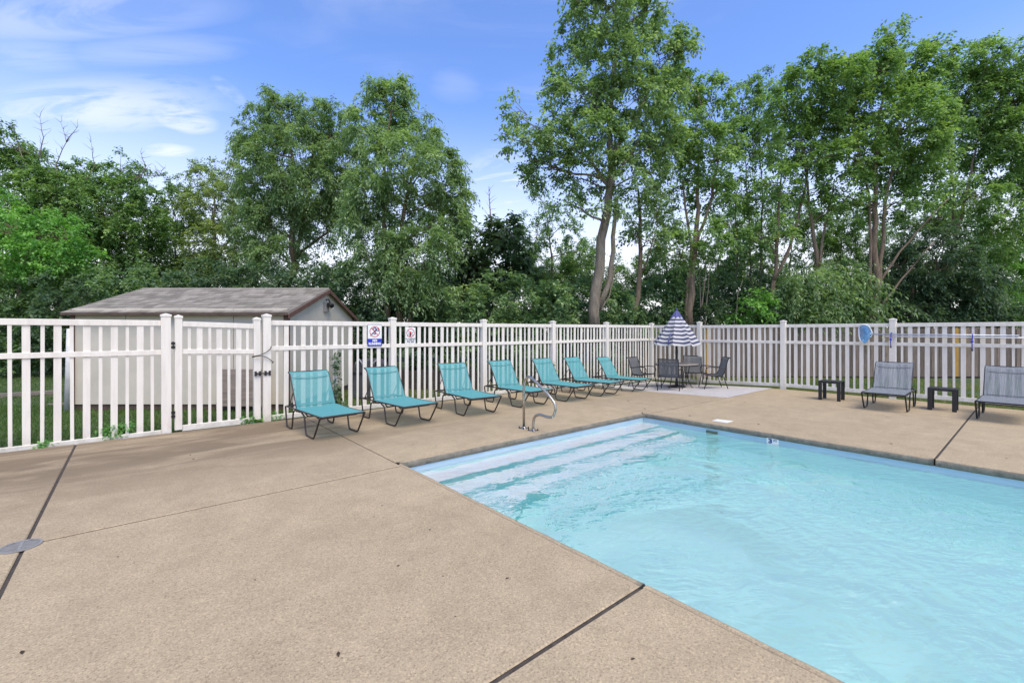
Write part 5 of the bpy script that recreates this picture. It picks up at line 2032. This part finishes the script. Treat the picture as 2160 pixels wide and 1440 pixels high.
def make_table(label):
    t = thing("side_table", label, "side table", (0, 0, 0), 0, "small black tables beside the grey loungers")
    w, h, dpt = 0.215, 0.45, 0.20
    bevel(MB().box(-dpt, dpt, -w, w, h - 0.012, h).build("table_top", M_BLACK, t), 0.003)
    ap = MB()
    ap.box(-dpt + 0.001, -dpt + 0.02, -w + 0.071, w - 0.071, h - 0.05, h - 0.0125)
    ap.box(dpt - 0.02, dpt - 0.001, -w + 0.071, w - 0.071, h - 0.05, h - 0.0125)
    ap.build("apron", M_BLACK, t)
    for sx in (-1, 1):
        for sy in (-1, 1):
            xa, ya = sx * dpt, sy * w
            bevel(MB().box(min(xa, xa - sx * 0.03), max(xa, xa - sx * 0.03), min(ya, ya - sy * 0.07), max(ya, ya - sy * 0.07), 0, h - 0.0125).build("leg", M_BLACK, t), 0.003)
    return t


tb = make_table("small black side table nearer the umbrella, in front of the right fence")
for i, (a, b_) in enumerate((((1731, 843), (1767, 846.5)), ((1961, 864), (2012, 869.3)))):
    o = tb if i == 0 else copy_tree(tb)
    if i == 1:
        o['label'] = "small black side table between the two grey striped loungers"
    A, Bq = ong(*a), ong(*b_)
    mid = (A + Bq) / 2 + Vector((0.19, 0, 0))
    o.location = (mid.x, mid.y, dz(mid.x, mid.y))
    o.rotation_euler = (0, 0, R_(1.5))

# ---------------------------------------------------------------- OBJECTS: umbrella table and chairs
TC = lat(5.04, 13.7)
TC.z = dz(TC.x, TC.y) + 0.004
tbl = thing("patio_table", "round tan-topped patio table under the striped umbrella", "table", TC, 0)
MB().lathe([(0.0, 0.690), (0.60, 0.690), (0.625, 0.698), (0.63, 0.710), (0.625, 0.718), (0.10, 0.722), (0.03, 0.722)], 40).build("table_top", M_TABLE, tbl, False)
MB().lathe([(0.618, 0.672), (0.638, 0.676), (0.642, 0.705), (0.634, 0.7085)], 40, None, False).build("table_rim", M_BLACK, tbl, True)
for k in range(4):
    a = R_(45 + 90 * k) + TH
    ca, sa = math.cos(a), math.sin(a)
    pl = [(0.40, 0.69), (0.36, 0.45), (0.34, 0.30), (0.42, 0.10), (0.52, 0.0)]
    pts = fillet([(r_ * ca, r_ * sa, z) for r_, z in pl], 0.10, 3)
    MB().tube(pts, 0.014, 8).build("leg", M_BLACK, tbl, True)
MB().tube([(0.35 * math.cos(2 * math.pi * k / 24), 0.35 * math.sin(2 * math.pi * k / 24), 0.33) for k in range(24)], 0.009, 6, True).build("leg_ring", M_BLACK, tbl, True)

um = thing("patio_umbrella", "half closed navy and white striped patio umbrella through the round table", "umbrella", TC, R_(20))
UA, UB, UR = 2.36, 1.31, 0.70                     # apex, hem height, hem radius
MB().tube([(0, 0, 0.02), (0, 0, 2.42)], 0.020, 10).build("pole", M_BLACK, um, True)
MB().lathe([(0.0, 0.0), (0.26, 0.0), (0.26, 0.03), (0.20, 0.055), (0.05, 0.07), (0.035, 0.22), (0.028, 0.30), (0.0, 0.30)], 28, None, False).build("base", M_BLACK, um, True)
ck = MB()
ck.box(-0.03, 0.035, -0.035, 0.035, 1.00, 1.13)
ck.tube(fillet([(0.03, 0, 1.07), (0.09, 0, 1.07), (0.09, 0, 0.99), (0.14, 0, 0.99)], 0.02, 3), 0.008, 6)
ck.build("crank", M_BLACK, um)


def gore(k, r0, z0, r1, z1, fold, name, mat, nu=10, nv=8, hem=True):
    a0 = 2 * math.pi * k / 8
    vs, fs, uvs = [], [], []
    for i in range(nu + 1):
        u = i / nu
        # slightly convex slope
        r = r0 + (r1 - r0) * (u ** 0.92)
        z = z0 + (z1 - z0) * u
        for j in range(nv + 1):
            v = j / nv
            a = a0 + (v) * 2 * math.pi / 8
            tuck = math.sin(math.pi * v)
            # cloth hangs in between the ribs: inwards and lower
            rr = r * (1 - fold * (0.35 + 0.65 * u) * tuck)
            zz_ = z - 0.045 * tuck * u * (1 if hem else 0.2) + 0.010 * math.sin(v * math.pi * 3 + k) * u
            vs.append((rr * math.cos(a), rr * math.sin(a), zz_))
            uvs.append((v, u))
    W = nv + 1
    for i in range(nu):
        for j in range(nv):
            fs.append((i * W + j, (i + 1) * W + j, (i + 1) * W + j + 1, i * W + j + 1))
    me = D.meshes.new(name)
    me.from_pydata(vs, [], fs)
    ul = me.uv_layers.new(name="UVMap")
    for lp in me.loops:
        ul.data[lp.index].uv = uvs[lp.vertex_index]
    me.materials.append(mat)
    me.shade_smooth()
    return link(name, me, um)


for k in range(8):
    gore(k, 0.145, UA - 0.215, UR, UB, 0.20 + 0.05 * random.random(), "canopy_panel", M_STRIPE)
for k in range(8):
    gore(k, 0.012, UA, 0.185, UA - 0.245, 0.10, "vent_panel", M_NAVYCLOTH, 5, 6)
    a = 2 * math.pi * k / 8
    MB().tube([(0.02 * math.cos(a), 0.02 * math.sin(a), UA - 0.05), ((UR - 0.012) * math.cos(a), (UR - 0.012) * math.sin(a), UB + 0.0)], 0.007, 5).build("rib", M_BLACK, um, True)
MB().lathe([(0.0, UA - 0.01), (0.022, UA - 0.005), (0.026, UA + 0.03), (0.014, UA + 0.06), (0.0, UA + 0.065)], 12, None, False).build("finial", M_NAVYCLOTH, um, True)
a = TH + R_(140) - R_(20)
MB().tube([((0.50) * math.cos(a), 0.50 * math.sin(a), UB + 0.33), (0.64 * math.cos(a), 0.64 * math.sin(a), UB + 0.16), (0.69 * math.cos(a), 0.69 * math.sin(a), UB + 0.0)], 0.020, 6).build("tie_strap", M_NAVYCLOTH, um, True)


def make_chair(label):
    """local +x is where the sitter faces"""
    t = thing("patio_chair", label, "chair", (0, 0, 0), 0, "charcoal sling chairs round the umbrella table")
    W = 0.27
    r = 0.0125

    def prof(u):
        # from the front of the seat back and up over the back
        pts = [(0.25, 0.415), (0.10, 0.385), (-0.10, 0.365), (-0.20, 0.385), (-0.26, 0.48), (-0.31, 0.66), (-0.355, 0.83), (-0.385, 0.885), (-0.43, 0.905)]
        s = u * (len(pts) - 1)
        i = min(int(s), len(pts) - 2)
        f_ = s - i
        # catmull-rom
        P0 = np.array(pts[max(i - 1, 0)]); P1 = np.array(pts[i]); P2 = np.array(pts[i + 1]); P3 = np.array(pts[min(i + 2, len(pts) - 1)])
        q = 0.5 * ((2 * P1) + (-P0 + P2) * f_ + (2 * P0 - 5 * P1 + 4 * P2 - P3) * f_ ** 2 + (-P0 + 3 * P1 - 3 * P2 + P3) * f_ ** 3)
        return q

    def sheet(name, u0, u1, n=14):
        vs, fs = [], []
        nv = 6
        for i in range(n + 1):
            x, z = prof(u0 + (u1 - u0) * i / n)
            for j in range(nv + 1):
                v = j / nv * 2 - 1
                vs.append((x, v * (W - 0.012), z - 0.012 * (1 - v * v)))
        for i in range(n):
            for j in range(nv):
                a = i * (nv + 1) + j
                fs.append((a, a + nv + 1, a + nv + 2, a + 1))
        MB().add(vs, fs).build(name, M_CHSL, t, True)
    sheet("seat_sling", 0.0, 0.42)
    sheet("backrest_sling", 0.42, 1.0, 16)
    fr = MB()
    for s in (-1, 1):
        fr.tube([(*[prof(k / 24)[0]], s * W, prof(k / 24)[1]) for k in range(25)], r, 8)
    for u in (0.0, 1.0):
        x, z = prof(u)
        fr.tube([(x, -W, z), (x, W, z)], r, 8)
    fr.tube([(-0.24, -W, 0.40), (-0.24, W, 0.40)], 0.010, 6)
    fr.build("frame", M_BLACK, t, True)
    for s in (-1, 1):
        y = s * (W + 0.025)
        MB().tube(fillet([(0.29, y, 0.0), (0.20, y, 0.40), (0.26, y, 0.54), (0.22, y, 0.625), (0.05, y, 0.640), (-0.22, y, 0.600), (-0.315, y - s * 0.02, 0.62)], 0.09, 5), r, 8).build("armrest", M_BLACK, t, True)
        MB().tube(fillet([(0.205, y - s * 0.006, 0.415), (0.05, y - s * 0.006, 0.385), (-0.22, y, 0.40), (-0.36, y, 0.0)], 0.08, 4), r, 8).build("leg", M_BLACK, t, True)
    return t


ch = make_chair("charcoal sling chair seen from behind, nearest the camera at the umbrella table")
CH = [(None, (4.58, 12.95), 62), ("charcoal sling chair on the table's side towards the teal loungers", (4.12, 14.0), -46),
      ("charcoal sling chair facing the camera behind the umbrella table", (5.80, 14.22), 258), ("charcoal sling chair seen from the side, right of the umbrella table", (5.86, 13.12), 172)]
for i, (lb, (l, d_), a) in enumerate(CH):
    o = ch if i == 0 else copy_tree(ch)
    if lb:
        o['label'] = lb
    p = lat(l, d_)
    o.location = (p.x, p.y, dz(p.x, p.y) + 0.004)
    o.rotation_euler = (0, 0, TH - R_(90) + R_(a))

# ---------------------------------------------------------------- OBJECTS: handrail
A = ong(1105, 903)
hr = thing("handrail", "curved stainless steel handrail bolted to the deck at the pool steps", "handrail", A, R_(-90))
path = [(0, 0.01), (0, 0.70), (0.03, 0.81), (0.13, 0.872), (0.25, 0.815), (0.60, 0.60), (0.71, 0.50), (0.735, 0.41), (0.68, 0.28), (0.56, 0.262), (0.37, 0.285), (0.255, 0.235), (0.225, 0.12), (0.225, 0.01)]
MB().tube(fillet([(s, 0, z) for s, z in path], 0.10, 6), 0.0215, 16).build("tube", M_STEEL, hr, True)
for s in (0, 0.225):
    MB().lathe([(0.0, 0.0), (0.062, 0.0), (0.062, 0.008), (0.045, 0.013), (0.030, 0.018), (0.0255, 0.03)], 24, Matrix.Translation((s, 0, 0.001)), False).build("flange", M_STEEL, hr, True)
    for a in (45, 135, 225, 315):
        x, y = s + 0.075 * math.cos(R_(a)), 0.075 * math.sin(R_(a))
        MB().lathe([(0.014, 0.0), (0.014, 0.006), (0.008, 0.008), (0.008, 0.030), (0.0, 0.032)], 8, Matrix.Translation((x, y, 0.001))).build("anchor_bolt", M_BLACK, hr, False)

# ---------------------------------------------------------------- OBJECTS: pool net and poles


def onfence(px, py, off):
    k = (px - CX) / FPX
    d = (FX - off) / (FW[0] + k * RT[0])
    return atd(px, py, d)


nt_ = thing("pool_net", "blue leaf net on a long pale pole hung on the right fence", "pool net", onfence(1828, 706, 0.11))
n0 = nt_.location.copy()
rim = [(1811.5, 690), (1816, 685), (1824, 684), (1832, 687), (1838, 697), (1840, 706), (1834, 712), (1824, 715), (1815, 720), (1812, 708)]
rp = [onfence(a, b, 0.12 + 0.05 * math.sin(i)) - n0 for i, (a, b) in enumerate(rim)]
MB().tube(fillet(rp, 0.06, 3, True), 0.016, 6, True).build("net_rim", M_NETF, nt_, True)
mid = [(p * 0.55 + Vector((-0.06, 0, -0.10))) for p in rp]
bot = [(p * 0.16 + Vector((-0.05, 0.02, -0.21))) for p in rp]
n = len(rp)
m = MB()
m.add(rp + mid + bot, [(i, (i + 1) % n, n + (i + 1) % n, n + i) for i in range(n)] + [(n + i, n + (i + 1) % n, 2 * n + (i + 1) % n, 2 * n + i) for i in range(n)] + [tuple(range(2 * n, 3 * n))])
o = m.build("net_bag", M_NET, nt_, True)
sb = o.modifiers.new("sub", 'SUBSURF')
sb.levels = sb.render_levels = 2
MB().tube([onfence(1838, 704.5, 0.10) - n0, onfence(2150, 707.5, 0.10) - n0], 0.014, 8).build("pole", M_POLE, nt_, True)
MB().tube([onfence(1840, 706, 0.10) - n0, onfence(1826, 698, 0.12) - n0], 0.012, 6).build("net_handle", M_NETF, nt_, True)
a = onfence(1868, 709, 0.09)
p2 = thing("telescopic_pole", "plain white telescopic pole hung just below the net pole", "pole", a)
MB().tube([Vector((0, 0, 0)), onfence(2230, 713.2, 0.09) - a], 0.016, 8).build("pole_tube", M_WHITE, p2, True)
for lab, px, y0, y1 in (("dark blue tie strap on the fence post holding the poles", 1880, 703, 731), ("bright blue tie strap with a knot holding the poles over the second table", 2052, 706, 738)):
    q = onfence(px, y0, 0.125)
    t = thing("tie_strap", lab, "strap", q, 0, "straps holding the pool poles")
    L = onfence(px, y1, 0.12).z - q.z
    m = MB()
    m.tube([(0.05, 0, 0.0), (0.0, 0, 0.02), (-0.005, 0.004, -0.04), (-0.005, 0.012, L * 0.5), (0.0, 0.010, L)], 0.009, 6)
    m.build("webbing", M_TIE, t, True)
    m = MB().lathe([(0.0, -0.03), (0.024, -0.012), (0.024, 0.012), (0.0, 0.03)], 10, Matrix.Translation((-0.008, 0.010, L * 0.45)))
    m.build("knot", M_TIE, t, True)
    MB().box(-0.02, 0.012, -0.006, 0.024, L - 0.025, L + 0.01).build("hook", M_BLACK, t)

# ---------------------------------------------------------------- OBJECTS: drain, litter
dc = ong(6, 1160)
dr = thing("drain_grate", "round grey slotted drain cover where the deck joints cross", "drain", (JX - 0.02, dc.y + 0.0, 0.001))
RD = 0.118
MB().lathe([(RD - 0.018, 0.0), (RD, 0.0), (RD, 0.006), (RD - 0.018, 0.006)], 40, None, False).build("grate_rim", M_GRATE, dr)
MB().prism([((RD - 0.017) * math.cos(k * math.pi / 20), (RD - 0.017) * math.sin(k * math.pi / 20)) for k in range(40)], -0.004, 0.0006).build("grate_pit", M_DARK, dr)
for k in range(-5, 6):
    y = k * 0.023
    h = math.sqrt(max(0, (RD - 0.017) ** 2 - y * y))
    MB().box(-h, h, y - 0.0065, y + 0.0065, 0.001, 0.0055).build("grate_bar", M_GRATE, dr)
MB().box(-RD + 0.02, RD - 0.02, -0.008, 0.008, 0.002, 0.0060, Matrix.Rotation(R_(90), 4, 'Z')).build("grate_bar", M_GRATE, dr)
q = ong(15.5, 1204)
o = MB().prism([(0.012 * math.cos(k * .7) * (1 + .3 * math.sin(k * 2)), 0.010 * math.sin(k * .7)) for k in range(9)], 0, 0.006).build("orange_scrap", M_ORANGE, None, False, (q.x, q.y, -0.018))
tag(o, "tiny orange plastic scrap lying in the deck joint", "scrap")

LIT = [(401, 960, 1.0), (47, 1376, 1.2), (806, 1066, .7), (789, 1089, .5), (249, 1174, .7), (283, 1187, .4), (714, 1380, 1.3), (907, 1117, .8), (1070, 1220, 1.0), (1335, 1390, .9), (840, 1193, .8), (538, 1223, .6), (935, 1215, .5), (1325, 846, .9), (1360, 862, 1.0), (1455, 877, 1.0), (871, 938, .7), (717, 988, .5),
       (1600, 895, 1.0), (2123, 967, .9), (1571, 848, .8), (408, 968, 1.1), (1880, 936, .8), (961, 1300, .5)]
SPOT = ['beside the deck joint left of the gate', 'in the near left corner of the deck', "just left of the pool's near left corner", "below the pool's near left corner, the upper of two specks", 'near the drain cover', 'a little right of the drain cover', 'on the bare near deck left of the long joint', 'in the middle of the near deck', "nearest the pool's near edge", 'below the long joint, close to the bottom', 'left of the largest speck on the near deck', 'in the centre left of the near deck', "close to the pool's near edge, above the largest speck", 'before the foot of the last teal lounger', 'between the last teal lounger and the pool corner', "right of the pool's far corner", "behind the pool's left corner, on the lounger side", 'in front of the second teal lounger', 'right of the white deck tile', 'on the far deck at the right picture edge', 'between the pad and the white deck tile', "beside the first teal lounger's shadow", 'on the far deck before the grey lounger', 'near the bottom joint of the deck']
LFM = MB().add([(-0.016, 0, 0.001), (-0.002, 0.009, 0.007), (0.018, 0.001, 0.002), (0.001, -0.008, 0.005), (-0.006, 0.001, 0.001)],
               [(0, 4, 1), (4, 2, 1), (0, 3, 4), (4, 3, 2)]).mesh("fallen_leaf", M_DEB)
for i, (px, py, s) in enumerate(LIT):
    q = ong(px, py)
    if PX0 - .05 < q.x < PX1 + .05 and q.y < PY1:
        continue
    o = link("fallen_leaf", LFM, None, (q.x, q.y, q.z + 0.001))
    o.rotation_euler.z = random.uniform(0, 6.28)
    k = s * (1.0 if py > 950 else 1.7)
    o.scale = (k, k * random.uniform(.6, 1), k)
    tag(o, "dark dry leaf " + SPOT[i], "leaf", "dry leaves on the deck")
